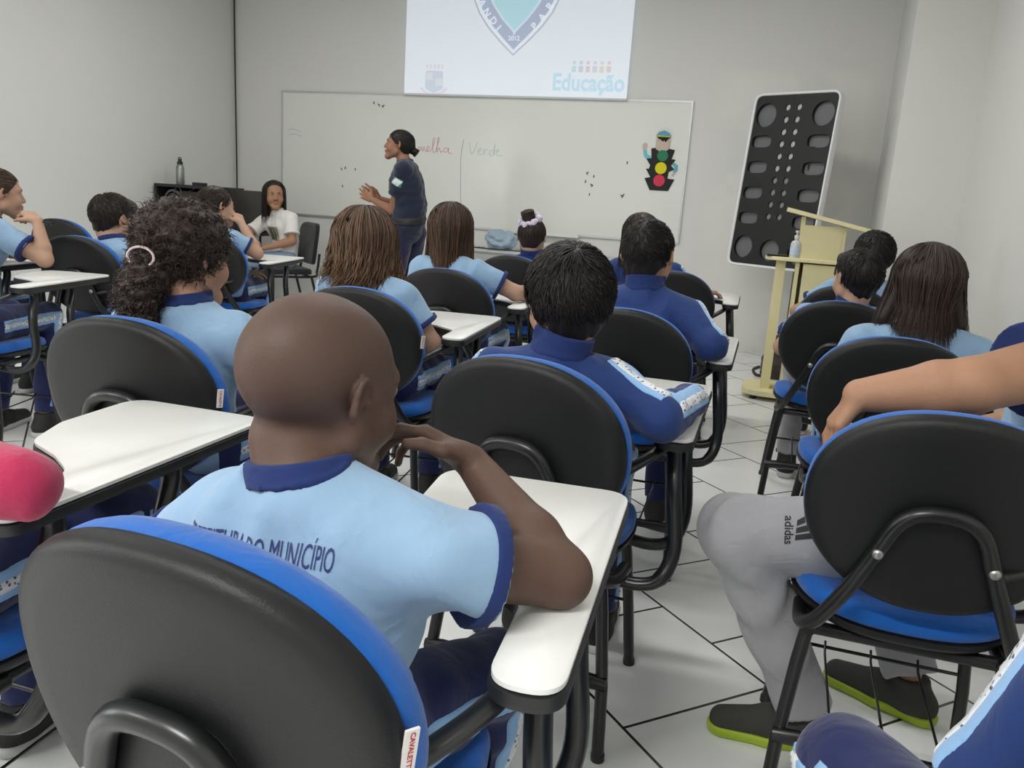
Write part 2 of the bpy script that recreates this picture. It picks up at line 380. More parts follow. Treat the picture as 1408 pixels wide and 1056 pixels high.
def hair_tied(C, M, s, col, n, h, knot, r=.0016, tail=None, kn_r=.035, bun=False):
    """hair combed back to a knot; tail = list of points of a hanging tail (head space)"""
    H = SDF(); H.u(q_ell(SKULL_C, SKULL_R + .009), .01); H.u(q_ell((0, -.05, -.03), (.05, .036, .05)), .03)
    H.i(q_plane((0, -.07, -.075), nrm((0, .135, -.145))), .02)
    k = A(*knot); H.u(q_ell(k, (kn_r, kn_r, kn_r * .9)), .012)
    if tail: 
        for a, b in zip(tail[:-1], tail[1:]): H.u(q_cap(a[:3], b[:3], a[3], b[3]), .01)
    V, Q = H.mesh(h / s, 10); base = A(*col); parts = [(V, Q, np.tile(base * .85, (len(V), 1)))]
    th = np.arccos(rng.uniform(-.5, .8, n)); ph = rng.uniform(-np.pi, np.pi, n); p = skull_pt(th, ph, np.full(n, .009))
    ok = (p - A(0, -.07, -.075)) @ nrm((0, .135, -.145)) < .003; p = p[ok]; n = len(p); P = []
    for j in range(8):
        f = j / 7; q = p * (1 - f) + (k + rng.normal(0, .008, 3)) * f; e = (q - SKULL_C) / (SKULL_R + .0105); el = np.linalg.norm(e, axis=1)[:, None]; q = SKULL_C + e / np.minimum(el, 1) * (SKULL_R + .0105); P.append(q)
    parts.append(strand_mesh(np.stack(P, 1), np.full(n, r), base * rng.uniform(.6, 1.6, (n, 1))))
    if bun:
        m = 30; B = []
        for i in range(60):
            a = np.linspace(0, 2 * np.pi * 1.3, m) + rng.uniform(0, 6); rr = kn_r * rng.uniform(.55, 1.); z = rng.uniform(-.6, .8) * kn_r; ax = nrm(k - SKULL_C); uu = nrm(np.cross(ax, (1, 0, 0))); vv = np.cross(ax, uu)
            B.append(k + np.outer(np.cos(a), uu) * rr + np.outer(np.sin(a), vv) * rr + ax * z)
        parts.append(strand_mesh(np.array(B), np.full(60, .0045), base * rng.uniform(.6, 1.6, (60, 1))))
    if tail:
        m = 12; T = np.array([t[:3] for t in tail]); TR = np.array([t[3] for t in tail]); x = np.linspace(0, len(T) - 1, m); B = []
        for i in range(max(60, n // 4)):
            off = rng.normal(0, 1, 3); off /= np.linalg.norm(off); B.append(np.stack([np.interp(x, np.arange(len(T)), T[:, a]) for a in range(3)], 1) + off * np.interp(x, np.arange(len(T)), TR)[:, None])
        parts.append(strand_mesh(np.array(B), np.full(len(B), r * 1.5), base * rng.uniform(.6, 1.6, (len(B), 1))))
    V, Q, Cc = join(parts); return A(*C) + (V * s) @ M.T, Q, Cc
def hair_curly(C, M, s, col, n, h, blobs):
    """curly hair: lumpy volume given by blobs (centre, radii) and many spiral locks"""
    H = SDF(); H.u(q_ell(SKULL_C + A(0, -.004, .004), SKULL_R + .016), .01); H.i(q_plane((0, -.05, -.09), nrm((0, .62, -.6))), .03)
    for c, r_ in blobs: H.u(q_ell(c, r_), .02)
    k = rng.uniform(0, 6, 8)
    H.disp = lambda P: .004 * (np.sin(P[:, 0] * 190 + k[0] + 2 * np.sin(P[:, 2] * 90)) * np.sin(P[:, 1] * 180 + k[1]) + np.sin(P[:, 2] * 210 + k[2] + 2 * np.sin(P[:, 0] * 80)) * .8); H.amp = .008
    V, Q = H.mesh(h / s, 10); base = A(*col); parts = [(V, Q, np.tile(base * .8, (len(V), 1)))]; F = V[:, :]
    idx = rng.integers(0, len(V), n); p = V[idx]; m = 16; f = np.linspace(0, 1, m); g = M.T @ A(0, 0, -1.)
    cen = p.mean(0); out = nrm(np.zeros(3) + .0001) * 0
    o = p - A(0, -.03, 0); o /= np.linalg.norm(o, axis=1)[:, None]
    d = o * .5 + g * .8 + rng.normal(0, .5, (n, 3)); d /= np.linalg.norm(d, axis=1)[:, None]
    u = np.cross(d, rng.normal(0, 1, (n, 3))); u /= np.linalg.norm(u, axis=1)[:, None]; w = np.cross(d, u)
    ln = rng.uniform(.016, .04, n); cr = rng.uniform(.002, .0048, n); a = f[None, :] * rng.uniform(7, 14, n)[:, None] + rng.uniform(0, 6, (n, 1))
    P = (p - o * .004)[:, None, :] + d[:, None, :] * (ln[:, None] * f)[:, :, None] + cr[:, None, None] * (np.cos(a)[:, :, None] * u[:, None, :] + np.sin(a)[:, :, None] * w[:, None, :])
    parts.append(strand_mesh(P, np.full(n, .0010) * rng.uniform(.6, 1.5, n), base * rng.uniform(.6, 1.7, (n, 1))))
    V, Q, Cc = join(parts); return A(*C) + (V * s) @ M.T, Q, Cc
def lerp(a, b, t): return A(*a) * (1 - t) + A(*b) * t
def q_cut(a, b, r1, r2, end, dr, band=None, shape_end=None):
    """flat-ended tube piece (sleeve, trouser leg) or, with band, a ring of it"""
    a, b, end = A(*a), A(*b), A(*end); dr = nrm(dr); f0, c, R = q_cap(a, b, r1, r2)
    if band is None: f = lambda P: np.maximum(f0(P), (P - end) @ dr)
    else: f = lambda P: np.maximum(f0(P), np.abs((P - end) @ dr + band) - band)
    return f, c, R
def wrinkles(amp, seed, fr=(55, 95), stretch=None):
    r = np.random.default_rng(seed); K = r.normal(0, 1, (5, 3)); K /= np.linalg.norm(K, axis=1)[:, None]; K *= r.uniform(fr[0], fr[1], (5, 1)); ph = r.uniform(0, 6.28, 5)
    if stretch is not None: K = K * A(*stretch)
    def f(P):
        s = np.sin(P @ K[0] + ph[0] + 1.6 * np.sin(P @ K[3] * .45)) * np.sin(P @ K[1] * .5 + ph[1]) + .7 * np.sin(P @ K[2] + ph[2] + 1.5 * np.sin(P @ K[4] * .4 + ph[4]))
        return amp * s
    return f
def obj_sdf(S, name, m, h, parent, root, cols=None):
    V, Q = S.mesh(h); return link(name, np_mesh(name, V, Q, root, cols), m, parent)
def folds(S, segs):
    d0 = S.disp
    def f(P):
        r = d0(P)
        for a, b, am, sg in segs:
            a, b = A(*a), A(*b); ba = b - a; q = P - a; t = np.clip(q @ ba / (ba @ ba), 0, 1); d2 = ((q - t[:, None] * ba) ** 2).sum(1); r = r - am * np.exp(-d2 / sg ** 2) * (.35 + .65 * np.sin(np.pi * np.clip(t, .05, .95)))
        return r
    S.disp = f; S.amp += .012
def seated(c, kR=None, kL=None, spread=.10, back=0.):
    """default seated legs in the frame of chair c=(x,y,yaw)"""
    return {'R': (at(c, .08, .21, .535), kR if kR is not None else at(c, spread, .54, .535), at(c, spread + .01, .52 - back, .10), at(c, 0, 1, 0) - at(c, 0, 0, 0)),
            'L': (at(c, -.08, .21, .535), kL if kL is not None else at(c, -spread, .54, .535), at(c, -spread - .01, .50 - back, .10), at(c, 0, 1, 0) - at(c, 0, 0, 0))}
def at(c, x, y, z):
    a = math.radians(c[2]); return A(c[0] + x * math.cos(a) - y * math.sin(a), c[1] + x * math.sin(a) + y * math.cos(a), z)
def person(label, H, hy, N, P, T, arms, legs, skin, hair, top, top_m, trim_m, bot_m, shoe_m, h=.006, hp=0, hr=0, hs=.93, S=.145, girth=1., PY=None, slouch=.03, bw=.88, lips=(.36, .12, .10), brow=(.03, .02, .015),
           sleeve=.62, stripe=None, leg_stripe=None, wr_amp=.0028, seed=1, sole=None, hands=True, scalp=None, collar=True, arm_r=1., group=None, no_legs=False, leg_wr=.003, collar_r=.066, wr_fr=(55, 95), fold=None):
    H, N, P = A(*H), A(*N), A(*P); M = rotm(hy, hp, hr); MT = rotm(T); rt, fw = MT[:, 0], MT[:, 1]; MP = rotm(PY if PY is not None else T); prt, pfw = MP[:, 0], MP[:, 1]
    root = A(P[0], P[1], 0); g = girth * bw; sp = nrm(N - P)
    SC = N - sp * .045 - fw * .005; sh = {'R': SC + rt * S, 'L': SC - rt * S}
    for k in ('R', 'L'):
        if 'sh' in arms[k]: sh[k] = A(*arms[k]['sh'])
    chest = lerp(P, N, .70) - fw * .005; waist = lerp(P, N, .36) - (fw + pfw) * .5 * slouch; sg = {'R': 1, 'L': -1}
    def torso(D, o, low=True):
        for k in ('R', 'L'):
            x = sg[k]; p0 = P + prt * x * .058 * g; p1 = waist + (rt + prt) * .5 * x * .05 * g; p2 = chest + rt * x * .062 * g
            D.u(q_cap(p0, p1, .09 * g + o, .08 * g + o), .03); D.u(q_cap(p1, p2, .08 * g + o, .083 * g + o), .03)
            D.u(q_cap(p2, lerp(SC, sh[k], .55), .08 * g + o, .058 * g + o), .04)
            D.u(q_cap(N - sp * .022, sh[k], .046 * g + o * .6, .05 * g * arm_r + o * .7), .03)
    B = SDF(); torso(B, -.006)
    nb = H + M @ A(0, -.032, -.055) * hs
    B.u(q_cap(nb, N, .046 * hs / .93, .049 * hs / .93), .028); B.u(q_cap(N, SC, .049, .058), .02)
    for k in ('R', 'L'):
        a = arms[k]; e, w = A(*a['el']), A(*a['wr']); r = arm_r * a.get('r', 1)
        B.u(q_cap(sh[k], e, .043 * r, .035 * r), .025); m_ = lerp(e, w, .3); B.u(q_cap(e, m_, .034 * r, .035 * r), .015); B.u(q_cap(m_, w, .035 * r, .0215 * r), .012)
        if hands: hand_ops(B, w, a['f'], a['pn'], sg[k], a.get('curl', (.35, .4, .45, .5)), a.get('s', .84), a.get('spread', .06), a.get('thumb', .5))
        hp_, kn, an, td = legs[k]
        if not no_legs: B.u(q_cap(hp_, kn, .06 * g, .045), .03); B.u(q_cap(kn, an, .045, .03), .02)
    B.u(head_sdf(H, M, hs), .012)
    V, Q = B.mesh(h); X = (V - H) @ M / hs; sk = A(*skin); c = np.tile(sk, (len(V), 1))
    near = lambda p, r: np.clip(1.6 - 1.6 * np.sqrt((((X - A(*p)) / A(*r)) ** 2).sum(1)), 0, 1)[:, None]
    mix = lambda c, m, col: c * (1 - m) + A(*col) * m
    c = mix(c, np.maximum(near((0, .09, -.052), (.026, .016, .009)), near((0, .088, -.064), (.023, .016, .010))) * .8, lips)
    for x in (-1, 1):
        c = mix(c, near((x * .031, .083, .008), (.017, .012, .010)), (.5, .46, .43)); c = mix(c, near((x * .031, .09, .008), (.0085, .01, .0085)), (.015, .01, .008))
        c = mix(c, near((x * .03, .088, .028), (.021, .018, .0065)) * .9, brow); c = mix(c, near((x * .031, .09, .0165), (.018, .012, .0035)), (.02, .014, .01))
        c = mix(c, near((x * .077, -.008, -.004), (.02, .03, .04)) * .25, sk * A(1.3, .9, .85)); c = mix(c, near((x * .04, .06, -.03), (.03, .03, .03)) * .15, sk * A(1.25, .85, .8))
    if scalp is not None:
        f = (X[:, 2] + .02 - .62 * (X[:, 1] + .03)) / .03; inside = (np.abs(X) < .14).all(1); c = mix(c, (np.clip(f, 0, 1) * inside * .6)[:, None], scalp)
    body = link('person', np_mesh('person', V, Q, root, c), MATS['skin'], None, root); tag(body, label, 'person', group)
    R = {'body': body, 'root': root, 'M': M}
    if hair is not None:
        hv, hq, hc = hair(H, M, hs); R['hair'] = link('hair', np_mesh('hair', hv, hq, root, hc), MATS['hair'], body)
    # ---- top
    D = SDF(); o = .012 if top == 'tee' else .017; torso(D, o)
    D.u(q_cap(N - sp * .01, SC, .055 + o, .06 + o), .03)
    for k in ('R', 'L'):
        a = arms[k]; e, w = A(*a['el']), A(*a['wr']); r = arm_r * a.get('r', 1)
        if top == 'tee':
            en = lerp(sh[k], e, sleeve); D.u(q_cut(sh[k], lerp(sh[k], e, sleeve + .1), .056 * r + .004, .056 * r + .004, en, e - sh[k]), .02)
        else:
            D.u(q_cap(sh[k], e, .056 * r, .047 * r), .03); en = lerp(e, w, .97); D.u(q_cut(e, lerp(e, w, 1.1), .047 * r, .035 * r, en, w - e), .02)
    D.i(q_plane(P - sp * .055, -sp), .01)
    cd = nrm(nrm(nb - N) * .5 + sp * .35 + A(0, 0, .15)); cp_ = N + cd * (.030 if top == 'tee' else .034); cr_ = collar_r + .002
    D.i(((lambda P_: np.minimum((P_ - cp_) @ cd, cr_ - np.linalg.norm((P_ - cp_) - ((P_ - cp_) @ cd)[:, None] * cd, axis=1))), N, 50.), .004)
    D.disp = wrinkles(wr_amp, seed, wr_fr); D.amp = wr_amp * 2.5
    if fold: folds(D, fold)
    nm = {'tee': 'shirt', 'jacket': 'jacket', 'long': 'sweater'}[top]
    ts = obj_sdf(D, nm, top_m, h * 1.15, body, root); R['top'] = D; R['top_o'] = ts
    # ---- collar, cuffs
    if collar:
        K = SDF(); t0, hh, oB, oD = (.034, .0125, .0075, .0035) if top == 'tee' else (.046, .026, .011, .004)
        def cf(P_):
            q = P_ - N; t = q @ cd; rad = np.linalg.norm(q - t[:, None] * cd, axis=1)
            return np.maximum(np.maximum(np.minimum(B.ev(P_) - oB, D.ev(P_) - oD), np.abs(t - t0) - hh), rad - collar_r)
        K.u((cf, N + cd * t0, .10), 0); obj_sdf(K, 'collar', trim_m, min(h, .005), ts, root)
    for k in ('R', 'L'):
        a = arms[k]; e, w = A(*a['el']), A(*a['wr']); r = arm_r * a.get('r', 1); K = SDF()
        if top == 'tee': en = lerp(sh[k], e, sleeve); K.u(q_cut(sh[k], lerp(sh[k], e, sleeve + .1), .056 * r + .0125, .056 * r + .0125, en + nrm(e - sh[k]) * .002, e - sh[k], .0085), 0)
        else: en = lerp(e, w, .97); K.u(q_cut(e, lerp(e, w, 1.15), .046 * r, .034 * r, en + nrm(w - e) * .012, w - e, .014), 0)
        obj_sdf(K, 'sleeve_cuff', trim_m, min(h, .005), ts, root)
    # ---- sleeve stripes
    if stripe:
        for k in ('R', 'L'):
            a = arms[k]; e, w = A(*a['el']), A(*a['wr']); out = A(*a.get('out', rt * sg[k] * .8 + A(0, 0, .6)))
            def reg(hw, off, inset_):
                def f(Pt):
                    d0 = D.ev(Pt) - inset_; best = np.full(len(Pt), 1.)
                    for p0, p1, oo in ((sh[k], e, out), (e, w, A(*a.get('out2', out)))):
                        ax = nrm(p1 - p0); n_ = nrm(oo - ax * (oo @ ax)); wd = np.cross(ax, n_); q = Pt - p0; t = q @ ax; L = np.linalg.norm(p1 - p0)
                        rr = np.maximum(np.maximum(np.abs(q @ wd - off) - hw, -(q @ n_)), np.maximum(-t - .012, t - L - .012)); best = np.minimum(best, rr)
                    return np.maximum(d0, best)
                return f, lerp(sh[k], e, .9), .42
            for hw, off, ins, nm2, mm in ((.026, 0, .002, 'sleeve_stripe', stripe[0]), (.011, .006, .0035, 'sleeve_braid', stripe[1])):
                K = SDF(); K.u(reg(hw, off, ins), 0)
                try: obj_sdf(K, nm2, mm, h, ts, root)
                except ValueError: pass
    # ---- trousers
    if not no_legs:
        Tn = SDF()
        for k in ('R', 'L'):
            x = sg[k]; hp_, kn, an, td = [A(*q) for q in legs[k]]
            Tn.u(q_cap(P + prt * x * .058 * g, hp_, .094 * g, .088 * g), .03); Tn.u(q_cap(hp_, kn, .084 * g, .066 * g), .02)
            en = lerp(kn, an, .995); Tn.u(q_cut(kn, lerp(kn, an, 1.12), .064 * g, .052 * g, en, an - kn), .02)
        Tn.i(q_plane(P + sp * .06, sp), .01); Tn.disp = wrinkles(leg_wr, seed + 50, (38, 75)); Tn.amp = leg_wr * 2.5
        tr = obj_sdf(Tn, 'trousers', bot_m, h * 1.3, body, root); R['bot'] = Tn; R['bot_o'] = tr
        if leg_stripe:
            for k in ('R', 'L'):
                hp_, kn, an, td = [A(*q) for q in legs[k]]; out = prt * sg[k]
                def regl(hw, inset_):
                    def f(Pt):
                        d0 = Tn.ev(Pt) - inset_; best = np.full(len(Pt), 1.)
                        for p0, p1 in ((hp_, kn), (kn, an)):
                            ax = nrm(p1 - p0); n_ = nrm(out - ax * (out @ ax)); wd = np.cross(ax, n_); q = Pt - p0; t = q @ ax; L = np.linalg.norm(p1 - p0)
                            best = np.minimum(best, np.maximum(np.maximum(np.abs(q @ wd) - hw, -(q @ n_)), np.maximum(-t - .02, t - L * .93)))
                        return np.maximum(d0, best)
                    return f, kn, .48
                for hw, ins, nm2, mm in ((.026, .003, 'leg_stripe', leg_stripe[0]), (.011, .0055, 'leg_braid', leg_stripe[1])):
                    K = SDF(); K.u(regl(hw, ins), 0)
                    try: obj_sdf(K, nm2, mm, h * 1.2, tr, root)
                    except ValueError: pass
        for k in ('R', 'L'):
            hp_, kn, an, td = [A(*q) for q in legs[k]]; td = nrm(A(td[0], td[1], 0)); g0 = A(an[0], an[1], 0); s_ = SDF(); L = .205 if hs < .97 else .25
            heel = g0 - td * .045; toe = g0 + td * (L - .085); zz = A(0, 0, 1)
            s_.u(q_cap(heel + zz * .042, lerp(heel, toe, .5) + zz * .048, .034, .036), .02); s_.u(q_cap(lerp(heel, toe, .5) + zz * .046, toe + zz * .034, .037, .03), .02); s_.u(q_cap(g0 - td * .015 + zz * .05, g0 - td * .01 + zz * .10, .04, .042), .03)
            s_.i(q_plane((0, 0, .02), (0, 0, -1)), .004); s_.i(q_plane((0, 0, .105), (0, 0, 1)), .004)
            so = obj_sdf(s_, 'shoe', shoe_m, max(h, .005), body, root)
            K = SDF(); K.u(q_cap(heel + zz * .02, lerp(heel, toe, .5) + zz * .02, .037, .037), .02); K.u(q_cap(lerp(heel, toe, .5) + zz * .02, toe + zz * .02, .038, .034), .02); K.i(q_plane((0, 0, .026), (0, 0, 1)), .004); K.i(q_plane((0, 0, .001), (0, 0, -1)), .003)
            obj_sdf(K, 'sole', sole or MATS['sole_white'], max(h, .005), so, root)
    R.update(sh=sh, N=N, P=P, rt=rt, fw=fw, sp=sp)
    return R
def snap_mesh(S, V, F, name, m, parent, root, dr, lift=.0012, sub=.012):
    """flat artwork laid onto a cloth surface: cut finely, then each point is moved along dr to the cloth"""
    bm = bmesh.new(); vs = [bm.verts.new(v) for v in V]
    for f in F:
        try: bm.faces.new([vs[i] for i in f])
        except ValueError: pass
    bmesh.ops.triangulate(bm, faces=bm.faces)
    for _ in range(4):
        es = [e for e in bm.edges if e.calc_length() > sub]
        if not es: break
        bmesh.ops.subdivide_edges(bm, edges=es, cuts=1)
        bmesh.ops.triangulate(bm, faces=[f for f in bm.faces if len(f.verts) > 3])
    P = np.array([v.co[:] for v in bm.verts]); P2 = S.march(P, dr) - nrm(dr) * lift
    bad = (np.abs(S.ev(P2 + nrm(dr) * lift)) > .004) | (np.linalg.norm(P2 - P, axis=1) > .45)
    for v, p in zip(bm.verts, P2): v.co = p - A(*root)
    bmesh.ops.delete(bm, geom=[v for v, q in zip(list(bm.verts), bad) if q], context='VERTS')
    me = bpy.data.meshes.new(name); bm.to_mesh(me); bm.free(); return link(name, me, m, parent)

# ------------------------------------------------------------------ the tablet-arm chair
def make_chair_meshes():
    D = {}
    a = np.linspace(0, 2 * np.pi, 64, endpoint=False); e = 2 / 2.25
    ox = np.sign(np.cos(a)) * np.abs(np.cos(a)) ** e; oz = np.sign(np.sin(a)) * np.abs(np.sin(a)) ** e
    ox2 = np.sign(np.cos(a)) * np.abs(np.cos(a)) ** (2 / 2.8); oz2 = np.sign(np.sin(a)) * np.abs(np.sin(a)) ** (2 / 2.8)
    def back(s, y, bulge=1.):
        x = .219 * s * ox; z = .187 * s * oz; x = x * (1 - .10 * np.clip(-z / .187, 0, 1) ** 1.5)
        yy = y + .45 * x * x * bulge - .17 * z - .15 * z * z
        return np.column_stack([x, yy, .686 + z])
    m = MB(); m.rings([back(s, y) for s, y in ((.05, -.030), (.45, -.0305), (.78, -.031), (.90, -.030), (.955, -.026), (.985, -.018), (1., -.006), (.995, .002), (.96, .004), (.5, .0), (.05, 0))]); D['backrest_shell'] = m.mesh('backrest_shell', 60)
    m = MB(); m.rings([back(s, y) for s, y in ((.05, .0035), (.9, .0035), (.985, .0045), (1.0, .012), (1.001, .026), (.985, .039), (.94, .047), (.82, .052), (.6, .055), (.3, .056), (.05, .056))]); D['backrest_cushion'] = m.mesh('backrest_cushion', 60)
    def seat(s, z):
        x = .212 * s * ox2; y = .208 * s * oz2; x = x * (1 - .06 * np.clip(-y / .208, 0, 1))
        return np.column_stack([x, .262 + y, z + .012 * (x / .21) ** 2 - .02 * np.clip(y / .208, 0, 1) ** 3])
    m = MB(); m.rings([seat(s, z) for s, z in ((.05, .398), (.8, .398), (.95, .404), (1.0, .416), (1.0, .424), (.96, .426), (.05, .426))]); D['seat_pan'] = m.mesh('seat_pan', 60)
    m = MB(); m.rings([seat(s, z) for s, z in ((.05, .425), (.95, .425), (.985, .430), (.99, .442), (.965, .456), (.9, .463), (.7, .466), (.05, .464))]); D['seat_cushion'] = m.mesh('seat_cushion', 60)
    P = catmull([(-.185, .19, .395), (-.186, .10, .398), (-.165, .03, .44), (-.125, -.012, .53), (-.09, -.030, .615), (-.065, -.042, .675), (-.03, -.047, .70), (.03, -.047, .70), (.065, -.042, .675), (.09, -.030, .615), (.125, -.012, .53), (.165, .03, .44), (.186, .10, .398), (.185, .19, .395)], 5)
    m = MB(); m.tube(P, .0145, 12); D['back_support'] = m.mesh('back_support', 60)
    for i, x in enumerate((-.09, .09)):
        m = MB(); Mx = A([[1, 0, 0], [0, 0, -1], [0, 1, 0]]); m.lathe([(.001, .0), (.010, .0), (.010, .004), (.007, .008), (.001, .009)], 14, (x, -.040, .615), Mx); D['bolt%d' % i] = m.mesh('bolt', 60)
    for i, (x, y0, y1) in enumerate(((-.17, .10, .03), (.17, .10, .03), (-.17, .40, .44), (.17, .40, .44))):
        s = 1 if x > 0 else -1
        m = MB(); m.tube([(x, y0, .40), (x + s * .012, y0 * .8 + y1 * .2, .32), (x + s * .03, y0 * .5 + y1 * .5, .15), (x + s * .04, y1, .012)], .0135, 10, flat=1.25, flatdir=(0, 1, 0)); m.tube([(x + s * .04, y1, .016), (x + s * .041, y1, .0)], .0155, 10); D['leg%d' % i] = m.mesh('leg', 60)
    m = MB(); m.tube([(-.21, .055, .165), (-.17, .055, .168), (-.12, .056, .17), (.12, .056, .17), (.17, .055, .168), (.21, .055, .165)], [.012, .014, .011, .011, .014, .012], 10, flat=1.3, flatdir=(0, 0, 1)); D['stretcher'] = m.mesh('stretcher', 60)
    m = MB()
    for x in (-.10, 0, .10): m.tube([(x, .056, .172), (x, .40, .182), (x, .425, .20)], .003, 6)
    m.tube([(-.205, .415, .19), (.205, .415, .19)], .0045, 6); D['book_rack'] = m.mesh('book_rack', 60)
    m = MB(); m.tube([(-.17, .10, .388), (.17, .10, .388)], .014, 8); m.tube([(-.17, .40, .388), (.17, .40, .388)], .014, 8); m.tube([(-.17, .08, .39), (-.17, .42, .39)], .013, 8); m.tube([(.17, .08, .39), (.17, .42, .39)], .013, 8); D['seat_frame'] = m.mesh('seat_frame', 60)
    O = fillet([(.33, .09), (.33, .675), (.018, .675), (.030, .47), (.075, .365), (.165, .325), (.25, .27), (.254, .09)], [.037, .045, .05, .08, .07, .09, .07, .037], 9)
    if np.cross(O[1] - O[0], O[5] - O[1]) < 0 and False: O = O[::-1]
    m = MB(); slab(m, O, [(.004, .712), (.0, .714), (0, .7195), (.002, .721)]); D['tablet_top'] = m.mesh('tablet_top', 50)
    m = MB(); slab(m, O, [(.006, .692), (-.002, .695), (-.0035, .702), (-.0025, .711), (.004, .7125)]); D['tablet_edge'] = m.mesh('tablet_edge', 50)
    m = MB(); m.tube(catmull([(.09, -.018, .60), (.14, .0, .612), (.20, .05, .645), (.25, .10, .675), (.275, .15, .692)], 4), .016, 10, flat=.62, flatdir=(0, 0, 1)); D['arm_bar'] = m.mesh('arm_bar', 60)
    for i, (ya, yb, tw) in enumerate(((.13, .20, .02), (.36, .45, .015))):
        m = MB(); m.tube(catmull([(.16, ya, .385), (.24, ya, .375), (.292, ya + .005, .395), (.312, ya + .03, .46), (.30, ya * .5 + yb * .5, .58), (.288, yb, .66), (.283, yb, .694)], 5), [.0145] * 5 * 2 + [.0165] * 21, 10, flat=1.15, flatdir=(0, 1, 0)); D['tablet_post%d' % i] = m.mesh('tablet_post', 60)
    m = MB(); m.box((.258, .14, .684), (.312, .58, .693)); D['tablet_bracket'] = m.mesh('tablet_bracket', 40)
    return D
CH = None
def chair(c, label, tagged=False, twist=0, group='blue and black tablet-arm student chairs'):
    r = empty('tablet_arm_chair', (c[0], c[1], 0), math.radians(c[2])); tag(r, label, 'chair', group)
    for k, me in CH.items():
        nm = k.rstrip('0123456789'); o = bpy.data.objects.new(nm, me); COL.objects.link(o); o.parent = r
        if twist and nm in ('backrest_shell', 'backrest_cushion', 'back_support', 'bolt'): o.rotation_euler = (0, 0, math.radians(twist))
    if tagged:
        m = MB(); m.box((-.0068, -.0015, -.0205), (.0068, .0015, .0205)); O = m.build('maker_tag', MATS['tag_white'], r); tr = math.radians(twist); O.location = (.2215 * math.cos(tr) - .012 * math.sin(tr), .2215 * math.sin(tr) + .012 * math.cos(tr), .712); O.rotation_euler = (math.radians(4), math.radians(4), math.radians(60) + tr); O['label'] = 'white maker tag with red lettering on the backrest edge'
        v, f = text_mesh('CAVALETTI', .0072, .0002); v = np.column_stack([v[:, 1], np.full(len(v), -.0019), -v[:, 0]]) ; t = MB(); t.add(v, [q[::-1] for q in f]); t.build('tag_lettering', MATS['red_ink'], O, None)
    return r
import bmesh
# ------------------------------------------------------------------ shared materials
mat('skin', (.4, .23, .15, 1), .55, bump=.08, bscale=240, attr=True, var=.05, vscale=30, sss=.06, spec=.35)
mat('hair', (.03, .02, .015, 1), .5, attr=True, spec=.35)
mat('sole_white', srgb(190, 190, 188), .7); mat('tag_white', srgb(225, 222, 218), .5); mat('red_ink', srgb(190, 50, 60), .6)
shell = mat('black_shell', srgb(21, 22, 23), .48, bump=.10, bscale=420, spec=.36)
black = mat('black_paint', srgb(24, 25, 26), .3, spec=.5)
blue = fabric('blue_upholstery', srgb(18, 92, 176), 1400, .5)
white_lam = mat('white_laminate', srgb(226, 226, 222), .32, bump=.03, bscale=300, spec=.45)
edge = mat('black_edge', srgb(26, 27, 27), .5)
chrome = mat('bolt_metal', srgb(170, 170, 168), .35, metal=.9)
sky = fabric('light_blue_jersey', srgb(138, 168, 196)); sky2 = fabric('light_blue_jersey_worn', srgb(158, 195, 226), 800, .2)
navy = fabric('navy_knit', srgb(30, 47, 98), sheen=.1); navy_j = fabric('navy_tracksuit', srgb(30, 54, 108), 700, .2, .75, .15); navy_t = fabric('navy_trousers', srgb(30, 38, 84), 700, .2, .75)
stripe_b = fabric('stripe_light_blue', srgb(140, 180, 222)); pinkm = fabric('pink_knit', srgb(172, 44, 82), 500, .4)
grey_sw = fabric('grey_sweatpants', srgb(160, 160, 164), 600, .4); jeans = fabric('jeans', srgb(140, 160, 185), 900, .4); white_tee = fabric('white_cotton', srgb(225, 222, 218))
officer_n = fabric('dark_navy_uniform', srgb(27, 36, 56), 700, .25); officer_p = fabric('uniform_trousers', srgb(34, 37, 66), 700, .2)
blk_shoe = mat('black_shoe', srgb(34, 34, 33), .7, bump=.3, bscale=500); char_shoe = mat('charcoal_mesh', srgb(62, 62, 58), .8, bump=.5, bscale=700); lime = mat('lime_rubber', srgb(160, 185, 45), .5)
def braid():
    m = mat('white_braid_print', srgb(215, 217, 220), .7); nt = m.node_tree; L = nt.links.new; b = nt.nodes['Principled BSDF']
    tc = nt.nodes.new('ShaderNodeTexCoord'); vo = nt.nodes.new('ShaderNodeTexVoronoi'); vo.inputs['Scale'].default_value = 115; L(tc.outputs['Object'], vo.inputs['Vector'])
    r = nt.nodes.new('ShaderNodeValToRGB'); r.color_ramp.elements[0].position = .26; r.color_ramp.elements[0].color = srgb(84, 86, 100); r.color_ramp.elements[1].position = .36; r.color_ramp.elements[1].color = srgb(218, 220, 223)
    L(vo.outputs['Distance'], r.inputs['Fac']); L(r.outputs['Color'], b.inputs['Base Color']); return m
braid = braid()
CH = make_chair_meshes()
for k, m in dict(backrest_shell=shell, backrest_cushion=blue, seat_pan=shell, seat_cushion=blue, back_support=black, bolt0=chrome, bolt1=chrome, leg0=black, leg1=black, leg2=black, leg3=black, stretcher=black, book_rack=black, seat_frame=black, tablet_top=white_lam, tablet_edge=edge, arm_bar=black, tablet_post0=black, tablet_post1=black, tablet_bracket=black).items(): CH[k].materials.append(m)

